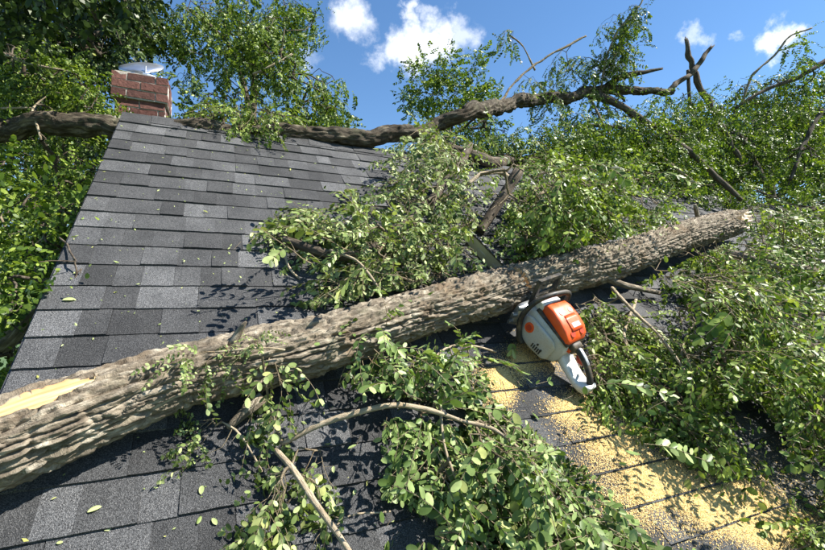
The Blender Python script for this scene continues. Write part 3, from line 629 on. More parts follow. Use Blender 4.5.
def foliage(t, name, anchors, dirs, ups, sprays, mat, rng, hi=True, scale=1., per=1, clear=(), keep=.04, nobj=0, roof=False, twigs=True, width=1.):
    Os, Ds, Ns, Ss, P0s, P1s, Rs = [], [], [], [], [], [], []
    for A, d, u in zip(anchors, dirs, ups):
        sp = sprays[rng.integers(len(sprays))]; s = scale * rng.uniform(.8, 1.2)
        X = unit(d); Z = unit(u - X * (u @ X)); Y = np.cross(Z, X); Rm = np.stack([X, Y, Z])           # rows
        Os.append(A + s * sp[0] @ Rm); Ds.append(sp[1] @ Rm); Ns.append(sp[2] @ Rm); Ss.append(sp[3] * s)
        P0s.append(A + s * sp[4] @ Rm); P1s.append(A + s * sp[5] @ Rm); Rs.append(sp[6] * s)
    O, D, N, S = map(np.concatenate, (Os, Ds, Ns, Ss)); P0, P1, Rr = map(np.concatenate, (P0s, P1s, Rs))
    if roof:                                   # leaves rest on the shingles, they do not pass through
        def lift(P, m):
            u, v, n = roofc(P); onr = (v < RIDGE) & (u > RAKE) & (n < m); return P + np.where(onr, m - n, 0)[:, None] * NN
        O = lift(O, .014 + .03 * rng.random(len(O))); tip = O + D * S[:, None]; u, v, n = roofc(tip); bad = (n < .012) & (v < RIDGE) & (u > RAKE)
        D = np.where(bad[:, None], unit(tip + ((.014 - n)[:, None]) * NN - O), D); N = unit(N - D * np.sum(N * D, 1, keepdims=True))
        P0 = lift(P0, .012); P1 = lift(P1, .012)
    def ok(P):
        x, y, f = proj(P); k = np.ones(len(P), bool)
        for poly in clear: k &= ~(inpoly(x, y, poly) & (rng.random(len(P)) > keep))
        dd = np.full(len(P), 9.)
        for c in LOGD[::3]: dd = np.minimum(dd, np.linalg.norm(P - c[:3], axis=1) / c[3])
        return k & (dd > 1.02) & (f > .35)
    k = ok(O + D * S[:, None] * .5); O, D, N, S = O[k], D[k], N[k], S[k]
    kt = ok((P0 + P1) / 2); P0, P1, Rr = P0[kt], P1[kt], Rr[kt]
    sel = np.zeros(len(O), bool)
    if nobj:
        x, y, f = proj(O); inn = (x > 0) & (x < PW) & (y > 0) & (y < PH); q = np.where(inn, S / f * (.4 + np.abs(np.sum(unit(O - CAM) * N, 1))), 0); sel[np.argsort(-q)[:nobj]] = True
        leaf_objs(t, (O[sel], D[sel], N[sel], S[sel]), mat, rng)
    O, D, N, S = O[~sel], D[~sel], N[~sel], S[~sel]
    TV, TF = LEAF_HI if hi else LEAF_LO; B = np.cross(N, D); n = len(O); k = len(TV)
    wd = rng.uniform(.85, 1.2, n) * width; zz = rng.uniform(-1., 2.6, n)
    V = O[:, None] + S[:, None, None] * (TV[None, :, 0:1] * D[:, None] + TV[None, :, 1:2] * B[:, None] * wd[:, None, None] + TV[None, :, 2:3] * N[:, None] * zz[:, None, None])
    F = [(np.arange(n)[:, None, None] * k + f[None]).reshape(-1, f.shape[1]) for f in TF]
    tone = np.clip(rng.beta(1.5, 1.6, n) * .93 + .05 * (rng.random(n) < .03), 0, 1)
    obj(name, V.reshape(-1, 3), F, M[mat], t, 'stuff', attrs={'tone': np.repeat(tone, k)}, smooth=hi)
    if twigs and len(P0):
        V, F, b = prisms(P0, P1, Rr, Rr * .85); obj('shoots', V, F, M['twig'], t, 'stuff', attrs={'buv': b})
def grow(t, skel, anchors, rng, r0=.0022, rmax=.02, mat='twig', name='twigs', sag=.04):
    """join every anchor to the nearest branch, thicker where many shoots hang on it"""
    skel = np.asarray(skel); nodes = skel.copy(); par = -np.ones(len(nodes), int)
    dist = np.min(np.linalg.norm(anchors[:, None] - skel[None], axis=2), 1)
    for i in np.argsort(dist):
        d = np.linalg.norm(nodes - anchors[i], axis=1); j = int(np.argmin(d)); nodes = np.vstack([nodes, anchors[i]]); par = np.append(par, j)
    cnt = np.zeros(len(nodes))
    for i in range(len(nodes) - 1, len(skel) - 1, -1): cnt[i] += 1; cnt[par[i]] += cnt[i]
    e = np.arange(len(skel), len(nodes)); a, b = nodes[par[e]], nodes[e]; r = np.minimum(r0 * np.sqrt(cnt[e]) * 1.2, rmax); rp = np.minimum(np.where(par[e] >= len(skel), r0 * np.sqrt(np.maximum(cnt[par[e]], 1)) * 1.2, r * 1.25), r * 1.6)
    L = np.linalg.norm(b - a, axis=1); off = rng.normal(0, 1, a.shape) * (L * sag)[:, None]
    m1 = a + (b - a) / 3 + off; m2 = a + (b - a) * 2 / 3 + off * .8 + rng.normal(0, 1, a.shape) * (L * sag * .5)[:, None]
    P0 = np.concatenate([a, m1, m2]); P1 = np.concatenate([m1, m2, b]); ra = np.concatenate([rp, rp * .67 + r * .33, rp * .33 + r * .67]); rb = np.concatenate([rp * .67 + r * .33, rp * .33 + r * .67, r])
    V, F, bu = prisms(P0, P1, ra, rb, 5); return obj(name, V, F, M[mat], t, 'stuff', attrs={'buv': bu}, smooth=True)
def limb(t, pts, rs, mat='bark_dark', name='limb', ns=14, relief=.003, lump=.08, step=.03, cap=True):
    P = np.array(pts, float); L = np.sum(np.linalg.norm(np.diff(P, axis=0), axis=1))
    if name in ('limb', 'trunk', 'dead_snag', 'broken_limb', 'thin_branch', 'stem', 'arched_stem', 'lower_stem'):
        k = max(5, int(L / (.09 if L < 2 else .16))); D = catmull(np.column_stack([P, np.broadcast_to(rs, (len(P),))]), k); g = np.random.default_rng(int(abs(P[0] @ [37, 91, 53]) * 10) % 9973)
        j = g.normal(0, 1, (k, 3)) * np.minimum(D[:, 3:] * .24, .016); j[0] = 0; P = D[:, :3] + j; rs = D[:, 3] * g.uniform(.88, 1.12, k)
    V, F, b = tube(P, rs, max(8, int(L / step)), ns, relief, int(abs(P[0][0]) * 100) % 97, lump, cap=cap, jag=1. if name in ('broken_limb', 'dead_snag') else 0.)
    obj(name, V, F, M[mat], t, attrs={'buv': b}, smooth=True); return catmull(P, max(6, int(L / .1)))
def ell_roof(rng, cx, cy, rx, ry, n0, n1, k, thr=-.14):
    out = []
    while len(out) < k:
        a, b = rng.uniform(-1, 1, 2)
        if a * a + b * b < 1:
            p = on(cx + a * rx, cy + b * ry, rng.uniform(n0, n1))
            if vnoise(p * 5.5, 61) > thr or rng.random() < .06: out.append(p)
    return out
def ell_air(rng, cx, cy, rx, ry, d0, d1, k):
    out = []
    while len(out) < k:
        a, b, c = rng.uniform(-1, 1, 3)
        if a * a + b * b < 1:
            d = (d0 + d1) / 2 + c * (d1 - d0) / 2; p = at(cx + a * rx, cy + b * ry, d)
            if vnoise(p * 9.5 / (d0 + d1) * 2, 62) > -.02 or rng.random() < .06: out.append(p)
    return out
def px_limb(t, pts, mat='bark_dark', name='limb', ns=14, relief=.003, lump=.08, step=.03):   # pts: px, py, thickness px, depth
    P = [at(x, y, d) for x, y, w, d in pts]; r = [w / 2 / FPX * d for x, y, w, d in pts]; return limb(t, P, r, mat, name, ns, relief, lump, step)
def rf_limb(t, pts, mat='twig_pale', name='stem', ns=10, relief=.0008, lump=.1, step=.02):     # pts: px, py, thickness px, height above roof
    P = [on(x, y, n) for x, y, w, n in pts]; r = [w / 2 / FPX * proj(on(x, y, n))[2] for x, y, w, n in pts]; return limb(t, P, r, mat, name, ns, relief, lump, step)
DOWN = -VV
def dirs_for(rng, anchors, base, spread, up):
    n = len(anchors); d = unit(np.asarray(base) + rng.normal(0, spread, (n, 3))); u = unit(np.asarray(up) + rng.normal(0, .35, (n, 3))); return d, u
# ------------------------------------------------------------------ branches lying on the roof
def roof_branch(name, label, ells, stems, seed, base=None, spread=.55, mat='leaf', nobj=0, clear=(), scale=1., sprays=None, keep=.04, twig='twig', hi=True, r0=.0012, nh=.6, dens=1., width=1., thr=-.14):
    rng = np.random.default_rng(seed); A = []
    for e in ells: A += ell_roof(rng, *e[:4], e[4] * nh, e[5] * nh, max(1, int(e[6] * dens)), thr)
    A = np.array(A); base_pt = on(stems[0][0][0], stems[0][0][1], 0.) if stems else A[0]
    t = thing(name, label, 'branch', base_pt); sk = []
    for s in stems:
        kw = dict(s[-1]) if isinstance(s[-1], dict) else {}; pts = [p for p in s if not isinstance(p, dict)]; sk.append(rf_limb(t, pts, **kw))
    sk = np.vstack(sk); grow(t, sk, A, rng, r0=r0, mat=twig)
    base = DOWN * .8 + NN * .15 if base is None else base
    d, u = dirs_for(rng, A, base, spread, NN + ZZ * .3)
    foliage(t, 'foliage', A, d, u, sprays or SPRAYS, mat, rng, hi=hi, clear=clear, roof=True, nobj=nobj, scale=scale, keep=keep, width=width); return t
CL = [LOG_CLEAR, SAW_CLEAR, ROOF_CLEAR] + LOW_CLEAR
def build_roof_branches():
    roof_branch('fallen_branch', 'wilted leafy branch spread over the shingles between ridge and trunk', [(435, 165, 40, 36, .08, .6, 46), (405, 222, 55, 36, .05, .32, 40), (355, 250, 48, 34, .04, .28, 30), (300, 222, 34, 14, .03, .16, 14), (425, 258, 44, 26, .04, .3, 24), (455, 205, 22, 34, .04, .3, 16), (345, 282, 18, 12, .03, .12, 8)],
        [[(279, 237, 8, .06), (300, 246, 10, .09), (335, 258, 9, .1), (390, 235, 8, .12), (440, 190, 8, .15), (470, 150, 8, .2), {'mat': 'bark_dark', 'name': 'broken_limb', 'relief': .002}], [(285, 250, 2.5, .05), (289, 268, 2.5, .025), (300, 279, 2, .015)], [(330, 250, 2.5, .2), (358, 262, 2.5, .24), (380, 290, 2, .2)]],
        101, mat='leaf_pale', nobj=200, scale=1., dens=1., width=.8, clear=CL + [[(472, 238), (506, 168), (526, 170), (492, 238)], BAR_CLEAR], base=DOWN * .7 - UU * .3 + NN * .1, spread=.42)
    roof_branch('fallen_branch', 'tangle of broken leafy twigs heaped behind the trunk and saw bar', [(560, 205, 60, 26, .05, .4, 60), (615, 212, 55, 20, .05, .4, 50), (530, 236, 34, 16, .04, .25, 26), (505, 196, 24, 18, .05, .3, 18), (600, 182, 60, 18, .05, .6, 56), (540, 176, 40, 22, .1, .6, 44)],
        [[(480, 232, 9, .02), (492, 214, 9, .1), (505, 194, 9, .2), (516, 174, 10, .3), {'mat': 'bark_dark', 'name': 'broken_limb', 'relief': .002}], [(468, 184, 3.5, .3), (484, 174, 4, .34), (503, 172, 4.5, .3), (514, 182, 4, .25), {'mat': 'twig_pale'}], [(520, 196, 4, .2), (560, 192, 4, .2), (600, 200, 3, .15)], [(535, 250, 2, .08), (560, 226, 2, .15), (600, 205, 2, .2), {'mat': 'twig_pale'}], [(556, 190, 6, .25), (600, 186, 5, .25), (640, 196, 4, .2), {'mat': 'bark_dark'}]],
        102, mat='leaf', nobj=40, nh=1., scale=.95, dens=1., width=.85, thr=.05, clear=CL + [[(472, 238), (506, 168), (526, 170), (492, 238)], BAR_CLEAR, [(455, 190), (498, 200), (490, 214), (450, 205)], [(625, 193), (665, 200), (650, 212)]], base=DOWN * .6 + NN * .2, spread=.5)
    roof_branch('fallen_branch', 'green leafy bough sliding downslope beside the saw handle', [(592, 318, 24, 26, .03, .2, 22), (622, 345, 42, 34, .03, .25, 46), (655, 385, 42, 26, .03, .22, 36), (690, 412, 36, 24, .03, .18, 30), (600, 370, 22, 24, .03, .12, 14), (650, 415, 30, 12, .02, .1, 12), (715, 440, 22, 14, .02, .1, 12)],
        [[(612, 288, 3.5, .12), (640, 318, 3.5, .2), (665, 342, 3, .22), (690, 380, 2.5, .18), {'mat': 'twig_pale'}], [(636, 300, 3, .1), (625, 340, 3, .12), (650, 380, 2.5, .1)]], 103, mat='leaf', nobj=160, nh=.5, scale=.86, dens=1., width=.74, thr=.0, clear=[LOG_CLEAR, SAW_CLEAR, LOW_CLEAR[3], [(482, 358), (520, 372), (572, 395), (592, 420), (640, 446), (690, 464), (728, 480), (752, 474), (825, 470), (790, 545), (600, 545)]], base=DOWN + UU * .25 + NN * .08, spread=.35, keep=.06)
    roof_branch('fallen_branch', 'thick mat of green foliage covering the roof below the broken trunk end', [(690, 262, 52, 26, .05, .4, 56), (755, 285, 60, 40, .05, .5, 70), (765, 340, 55, 40, .05, .4, 70), (700, 330, 40, 40, .04, .3, 50), (790, 385, 40, 36, .04, .35, 50), (745, 380, 30, 24, .03, .2, 22), (800, 430, 28, 24, .03, .2, 22), (822, 250, 30, 40, .1, .6, 30), (775, 238, 44, 16, .1, .55, 50), (770, 215, 40, 14, .1, .6, 40), (715, 262, 30, 12, .05, .3, 20)],
        [[(728, 252, 7, .3), (760, 262, 8, .36), (800, 268, 7, .4), (850, 275, 7, .4), {'mat': 'bark'}], [(785, 317, 4.5, .34), (825, 314, 4.5, .38), (870, 312, 4.5, .38), {'mat': 'bark_dark'}], [(768, 339, 4.5, .3), (800, 345, 4.5, .33), (850, 346, 4.5, .33), {'mat': 'bark_dark'}], [(720, 300, 3, .15), (690, 330, 2, .15), (680, 360, 2, .1)]], 104, mat='leaf', nobj=150, nh=1.05, scale=.95, dens=.8, width=.78, thr=.12, clear=[LOG_CLEAR, SAW_CLEAR] + LOW_CLEAR, base=DOWN * .8 + UU * .1 + NN * .15, spread=.42)
    roof_branch('fallen_branch', 'sprig of green leaves at the lower right over yellow sawdust', [(815, 528, 18, 16, .03, .15, 16), (845, 505, 20, 25, .03, .2, 12), (790, 545, 14, 10, .02, .1, 6)], [[(860, 480, 4, .1), (835, 510, 3.5, .1), (808, 545, 3, .06), {'mat': 'twig'}]], 105, mat='leaf', nobj=40, scale=.58, dens=.7, width=.8, base=DOWN * .6 - UU * .3 + NN * .2)
    roof_branch('fallen_branch', 'large bright leafy branch in the foreground below the trunk', [(430, 392, 44, 22, .03, .16, 34), (445, 455, 38, 34, .03, .14, 34), (505, 435, 36, 26, .04, .26, 30), (532, 480, 42, 32, .03, .25, 36), (585, 528, 40, 18, .03, .2, 22), (470, 530, 46, 16, .03, .2, 18), (520, 540, 50, 14, .03, .2, 16), (395, 352, 22, 16, .1, .2, 10), (465, 365, 22, 18, .03, .15, 12), (360, 350, 18, 14, .2, .26, 8)],
        [[(462, 421, 3.5, .14), (500, 432, 3.5, .14), (540, 470, 3, .14), (580, 520, 2.5, .1), {'mat': 'twig_pale'}], [(496, 352, 2, .06), (462, 344, 2.2, .14), (440, 352, 2.2, .16), (425, 380, 2, .14), {'mat': 'twig_pale'}], [(440, 400, 2.5, .12), (445, 450, 2.5, .12), (470, 510, 2, .1)]], 106, mat='leaf_sage', nobj=260, width=.86, dens=.8, thr=.04, spread=.42, clear=[SAW_CLEAR] + LOW_CLEAR + [[(0, 392), (95, 360), (340, 300), (340, 550), (0, 550)], [(283, 452), (283, 432), (345, 404), (400, 395), (467, 411), (467, 430), (400, 418), (345, 428)], [(300, 400), (350, 388), (384, 392), (384, 430), (300, 440)]], base=DOWN * .75 + UU * .2 + NN * .1, scale=1.0)
    roof_branch('fallen_branch', 'arched peeled branch with wilted sprigs in front of the trunk', [(268, 350, 12, 8, .21, .25, 3), (274, 395, 8, 20, .06, .12, 5), (304, 450, 18, 8, .04, .12, 5), (285, 478, 18, 14, .04, .12, 8), (268, 510, 10, 12, .03, .06, 3), (318, 480, 10, 12, .03, .1, 3), (330, 520, 6, 10, .03, .06, 2)],
        [[(282, 444, 5, .05), (310, 430, 5.5, .09), (345, 415, 5.5, .14), (385, 406, 5.5, .17), (420, 408, 5, .17), (462, 421, 4, .14), {'mat': 'twig_pale', 'name': 'arched_stem'}], [(276, 450, 6, .06), (292, 470, 6, .09), (318, 505, 6.5, .1), (345, 545, 6.5, .1), (365, 575, 6.5, .1), {'mat': 'twig_pale', 'name': 'lower_stem'}], [(282, 444, 3.5, .05), (272, 415, 3, .08), (266, 385, 2.5, .14), (262, 355, 2, .24), {'mat': 'twig'}], [(337, 525, 2, .06), (352, 515, 1.6, .04), (390, 512, 1.4, .03)]], 107, mat='leaf_pale', nobj=170, nh=.8, dens=.85, clear=[LOW_CLEAR[0], [(340, 420), (384, 412), (384, 500), (430, 520), (430, 545), (355, 545), (336, 480)], [(0, 392), (95, 360), (255, 322), (245, 400), (190, 480), (190, 550), (0, 550)]], base=DOWN * .9 - UU * .1 + NN * .05, spread=.4, scale=.72, sprays=SPRAYS_DROOP, keep=.05)
    roof_branch('fallen_twig', 'small twig with pale round leaves lying in the shadow under the trunk', [(216, 422, 12, 6, .03, .07, 4), (224, 446, 3, 4, .02, .04, 1)], [[(262, 472, 2.2, .02), (250, 450, 2, .04), (238, 432, 1.8, .06), (222, 422, 1.4, .06), {'mat': 'twig_pale'}]], 108, mat='leaf_pale', nobj=40, nh=1., base=-UU + DOWN * .3, spread=.3, scale=.42)
    roof_branch('fallen_twig', 'little leafy sprig lying on the bark near the middle of the trunk', [(222, 352, 22, 7, .215, .235, 7), (255, 345, 14, 7, .22, .24, 5)], [[(285, 350, 2, .225), (255, 348, 2, .235), (215, 352, 1.5, .22), {'mat': 'twig_pale'}]], 109, mat='leaf_pale', nobj=50, nh=1., base=-UU * .6 + DOWN * .5, spread=.5, scale=.42)
build_roof_branches()
# ------------------------------------------------------------------ fallen tree across the ridge
def air_foliage(t, ells, skel, seed, mat, sprays, base, spread, hi=False, scale=1., clear=(), keep=.03, name='foliage', nobj=0, r0=.0012, twig='bark_dark', width=.85, roof=False, twigs=False):
    rng = np.random.default_rng(seed); A = []
    for e in ells: A += ell_air(rng, *e)
    A = np.array(A)
    if not roof: A = A[A[:, 2] > .3]
    grow(t, skel, A, rng, r0=r0, rmax=.03, mat=twig, name='twigs', sag=.05)
    d, u = dirs_for(rng, A, base, spread, ZZ)
    foliage(t, name, A, d, u, sprays, mat, rng, hi=hi, scale=scale, clear=clear, keep=keep, nobj=nobj, twigs=twigs, width=width, roof=roof)
RC = [ROOF_CLEAR, LOG_CLEAR, SAW_CLEAR]
def rd(px, lift=0.): return ridge_depth(px) + lift
def build_fallen_tree():
    t = thing('fallen_tree', 'fallen tree with a heavy bare limb lying along the roof ridge', 'tree', R(1., RIDGE, 0))
    sk = [px_limb(t, [(-70, 128, 27, 2.75), (0, 128, 22, 2.8), (60, 125, 22, 2.82), (118, 127, 19, 2.86), (200, 131, 16, rd(200)), (290, 133, 14.5, rd(290)), (345, 136, 16, rd(345)), (390, 136, 16, rd(390)), (425, 131, 15, rd(425)), (448, 121, 14, rd(440)), (475, 111, 13, rd(460)), (520, 102, 11.5, 4.75), (560, 97.5, 10.5, 5.0), (598, 92, 9, 5.2), (640, 91, 7, 5.35), (674, 92, 5.5, 5.5)], 'bark_mid', 'trunk', 44, .017, .14, .012)]
    L = lambda pts, nm='limb', m='bark_dark', re=.004: sk.append(px_limb(t, pts, m, nm, 14, re, .1, .02))
    L([(415, 134, 12, rd(415)), (448, 144, 12, rd(440)), (485, 160, 11, rd(455)), (520, 160, 9, 4.6), (560, 156, 9, 4.8), (605, 162, 6, 4.9)])
    L([(590, 94, 8, 5.15), (618, 105, 7.5, 5.05), (650, 124, 6.5, 4.95), (690, 152, 5.5, 4.8), (715, 175, 5, 4.7), (742, 200, 4, 4.6)])
    L([(604, 92, 8, 5.2), (612, 82, 7, 5.2), (632, 75, 5.5, 5.2), (661, 69, 2.5, 5.2)], 'dead_snag', 'bark_mid')
    L([(612, 92, 3, 5.2), (622, 97, 3, 5.2), (624, 101, 1.5, 5.2)], 'dead_snag')
    L([(668, 92, 5, 5.5), (682, 80, 5, 5.55), (696, 68, 5, 5.6), (710, 48, 3.6, 5.65)], 'dead_snag')
    L([(740, 160, 4, 5.4), (719, 122, 5, 5.5), (706, 97, 5.5, 5.6), (695, 76, 5.5, 5.65), (689, 55, 5, 5.7), (687, 40, 3.6, 5.7)], 'broken_limb')
    L([(688, 70, 3, 5.6), (689, 95, 3, 5.6), (690, 112, 2, 5.6)], 'dead_snag')
    L([(484, 122, 2.5, 4.6), (497, 108, 3, 4.6), (510, 88, 2.5, 4.7), (530, 68, 2, 4.8), (560, 50, 2, 4.9), (586, 36, 1.6, 5.)], 'thin_branch', 'twig')
    L([(592, 100, 2, 5.1), (600, 118, 2, 5.), (612, 138, 1.6, 4.95)], 'thin_branch', 'twig'); L([(535, 70, 1.6, 4.8), (522, 45, 1.4, 4.85), (508, 34, 1.2, 4.9)], 'thin_branch', 'twig'); L([(585, 125, 3, 5.), (615, 127, 3, 5.), (640, 130, 2, 5.)], 'thin_branch'); L([(600, 92, 2, 5.2), (606, 60, 1.8, 5.1), (618, 30, 1.5, 5.1), (640, 5, 1.3, 5.1), (650, -20, 1.2, 5.1)], 'thin_branch', 'twig')
    L([(648, 142, 2, 4.8), (672, 165, 2.2, 4.7), (700, 186, 2, 4.6)], 'thin_branch', 'twig_pale')
    sk = np.vstack(sk)
    air_foliage(t, [(235, 112, 40, 9, 2.95, 3.4, 44), (202, 116, 16, 7, 2.9, 3.1, 16), (270, 118, 16, 6, 3.1, 3.4, 10)], sk, 203, 'leaf', SPRAYS, DOWN * .4 - ZZ * .35 + UU * .1, .6, hi=True, scale=.8, roof=True, twigs=True)
    air_foliage(t, [(480, 146, 40, 20, 4.2, 4.8, 80), (560, 140, 50, 30, 4.3, 5.2, 170), (650, 146, 56, 32, 4.5, 5.4, 220), (610, 118, 40, 16, 4.7, 5.3, 40), (690, 196, 50, 14, 4.3, 5., 60), (600, 126, 34, 14, 4.7, 5.3, 26), (700, 116, 26, 26, 5.2, 5.8, 60), (672, 100, 14, 14, 5.2, 5.6, 14), (450, 146, 26, 20, 4., 4.6, 50), (425, 146, 44, 7, 4.9, 5.8, 40), (480, 132, 24, 14, 4.9, 5.8, 30), (640, 185, 60, 14, 4.4, 5.2, 50)], sk, 201, 'leaf_tree', SPRAYS, DOWN * .2 - ZZ * .45, .5, hi=False, clear=RC, nobj=0)
    air_foliage(t, [(612, 42, 15, 28, 4.9, 5.3, 34), (630, 12, 18, 10, 4.9, 5.3, 16), (545, 84, 20, 16, 4.7, 5.2, 16), (590, 66, 20, 18, 4.9, 5.3, 18), (514, 34, 7, 6, 4.8, 4.95, 4), (560, 62, 16, 12, 4.8, 5.1, 7), (600, 85, 16, 12, 4.9, 5.2, 9)], sk, 202, 'leaf_tree', SPRAYS_AIR, -ZZ * .8, .5, hi=False, scale=.9, twigs=True)
build_fallen_tree()
def standing(name, label, px, depth, h, ells, seed, mat, sprays, scale=1., hi=False, clear=(), trunk_r=.14, base=(0, 0, -.5), spread=.6, group=None, lean=(0, 0), limbs=(), r0=.0014, width=1., keep=.03, cull=None):
    b = at(px, 275, depth); b[2] = -.1; t = thing(name, label, 'tree', b, group); top = np.array([b[0] + lean[0], b[1] + lean[1], h])
    mid = (b + top) / 2 + np.array([.15, -.1, 0]); sk = [limb(t, [b, b * .7 + mid * .3 + [.05, .03, 0], mid, top], [trunk_r * 1.25, trunk_r, trunk_r * .8, trunk_r * .3], 'bark_dark', 'trunk', 16, .008, .1, .05)]
    for l in limbs: sk.append(px_limb(t, l[0], l[1] if len(l) > 1 else 'bark_dark', 'limb', 12, .004, .1, .03))
    air_foliage(t, ells, np.vstack(sk), seed, mat, sprays, np.array(base, float), spread, hi=hi, scale=scale, clear=clear, r0=r0, name='crown', width=width, keep=keep); return t
def build_trees():
    standing('locust_tree', 'dense leafy tree crowding the left edge of the roof', -130, 3.2, 6.5, [(36, 310, 56, 80, 1.5, 2.3, 150), (70, 225, 50, 40, 2.0, 2.7, 100), (40, 280, 62, 90, 2.3, 3.2, 120), (50, 175, 66, 30, 2.9, 4., 100), (60, 92, 52, 22, 2.9, 3.5, 110), (25, 70, 40, 30, 3., 3.8, 70), (20, 260, 90, 160, 3.4, 5., 300), (10, 385, 20, 30, 1.4, 1.9, 16), (100, 108, 14, 14, 2.9, 3.1, 12)], 301, 'leaf_tree', SPRAYS, scale=.85, hi=False, clear=RC + [[(-5, 342), (50, 293), (56, 306), (-5, 378)], [(46, 92), (30, 104), (30, 140), (46, 140)]],  # deeper green than the roof leaves stands in for shade on this tree
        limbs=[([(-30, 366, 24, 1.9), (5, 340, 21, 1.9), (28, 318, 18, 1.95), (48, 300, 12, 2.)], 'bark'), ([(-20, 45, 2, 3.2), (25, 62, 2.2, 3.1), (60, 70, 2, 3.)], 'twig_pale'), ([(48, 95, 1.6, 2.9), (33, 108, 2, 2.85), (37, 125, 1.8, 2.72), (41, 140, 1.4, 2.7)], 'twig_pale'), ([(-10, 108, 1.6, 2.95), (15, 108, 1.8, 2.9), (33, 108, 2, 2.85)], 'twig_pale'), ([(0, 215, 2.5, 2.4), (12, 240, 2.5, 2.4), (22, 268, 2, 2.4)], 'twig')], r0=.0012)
    standing('locust_tree', 'tall dark tree overhanging the chimney at the upper left, with unseen crown added for shade', 40, 7.2, 9., [(60, 25, 95, 34, 4.2, 7., 440), (30, 60, 80, 40, 4.5, 7, 260), (135, 18, 28, 26, 4.6, 6.6, 130), (40, 150, 90, 60, 5.5, 9., 420), (-60, 60, 60, 80, 4, 7, 120), (60, -50, 130, 50, 4.2, 7., 330), (130, -110, 100, 60, 4.5, 7., 220), (85, -80, 80, 50, 2.0, 3.0, 170), (20, -60, 90, 60, 2.2, 3.1, 130)], 302, 'leaf_shade', SPRAYS_FAR, scale=1.1, keep=.04)  # upper clumps out of view are added to shade the foliage below
    standing('locust_tree', 'feathery sunlit tree rising behind the ridge beside the chimney', 250, 7., 8.2, [(258, 62, 44, 48, 4.6, 6.2, 150), (325, 92, 34, 26, 4.6, 5.6, 46), (200, 26, 38, 26, 5., 6.6, 66), (290, 18, 32, 18, 5., 6.4, 50), (240, 2, 60, 12, 5., 6.4, 50), (184, 66, 10, 18, 5., 5.8, 10), (225, 102, 30, 12, 4.6, 5.6, 30), (300, 112, 50, 10, 4.7, 5.6, 34)], 303, 'leaf_tree', SPRAYS_AIR, hi=False, base=(.1, 0, -.7), spread=.45, limbs=[([(253, 74, 2, 4.6), (272, 66, 2.2, 4.6), (292, 54, 1.8, 4.7)], 'twig_pale'), ([(250, 135, 6, 5.6), (245, 90, 5, 5.6), (225, 40, 4, 5.7), (190, 10, 3, 5.9)], 'bark_dark')])
    standing('locust_tree', 'small sunny tree standing far behind the middle of the ridge', 448, 11, 8., [(420, 92, 14, 22, 10, 11.5, 40), (452, 72, 20, 22, 10, 11.5, 46), (480, 100, 20, 18, 10, 11.5, 44), (445, 110, 40, 20, 10, 12, 90), (420, 70, 10, 12, 10.3, 11.3, 10), (478, 62, 8, 14, 10.3, 11.3, 12)], 304, 'leaf_tree', SPRAYS_FAR, scale=1.7, spread=.5, base=(0, 0, .25))
    standing('locust_tree', 'broken leafy tree collapsed against the far right of the roof', 770, 7., 7., [(735, 150, 45, 30, 5.2, 6.6, 170), (785, 128, 40, 34, 5.4, 7, 200), (775, 94, 40, 16, 5.6, 6.6, 60), (812, 180, 40, 40, 4.8, 6, 90), (735, 195, 50, 20, 4.8, 5.8, 60), (808, 70, 22, 16, 5.6, 6.4, 18), (800, 40, 14, 9, 5.8, 6.2, 6), (745, 90, 14, 14, 5.6, 6.2, 12), (800, 225, 40, 20, 4.4, 5.2, 40)], 305, 'leaf_tree', SPRAYS, hi=False, spread=.55, clear=[LOG_CLEAR], limbs=[([(735, 108, 3, 6.), (765, 90, 3.5, 6.), (800, 76, 4, 6.), (840, 52, 5, 6.)], 'bark_dark'), ([(742, 104, 2.5, 6.), (752, 76, 2.2, 6.), (775, 55, 2, 6.), (790, 36, 1.8, 6.), (812, 28, 1.3, 6.)], 'twig'), ([(790, 180, 3.5, 5.4), (803, 145, 4, 5.5), (822, 110, 4, 5.6)], 'bark_dark'), ([(736, 132, 4, 5.8), (750, 150, 4, 5.7), (764, 180, 5, 5.5)], 'bark_dark'), ([(800, 216, 3, 4.8), (825, 206, 3.5, 4.8), (850, 200, 4, 4.8)], 'bark_dark')])
    standing('locust_tree', 'shaded tree filling the gap behind the fallen limbs', 660, 9.5, 6.6, [(600, 168, 60, 20, 7, 9, 120), (690, 152, 60, 32, 7, 9, 260), (540, 168, 60, 14, 7, 9, 90), (640, 190, 90, 22, 6.5, 8.5, 140), (720, 120, 30, 16, 7, 9, 60)], 306, 'leaf_shade', SPRAYS_FAR, scale=1.4)
    standing('locust_tree', 'dark background tree beyond the right end of the house', 830, 11., 8.2, [(800, 132, 70, 36, 9, 12, 340), (860, 100, 60, 60, 9, 12, 140), (770, 185, 90, 40, 9, 12, 240), (810, 225, 60, 30, 8, 10, 120)], 307, 'leaf_shade', SPRAYS_FAR, scale=1.9)
    standing('locust_tree', 'shadowy background tree low behind the left foliage', -60, 10., 6., [(-20, 200, 120, 90, 7.5, 11, 420), (-10, 330, 110, 60, 6, 10, 260), (60, 120, 80, 30, 7.5, 10, 200)], 308, 'leaf_shade', SPRAYS_FAR, scale=1.8, clear=[ROOF_CLEAR])
build_trees()
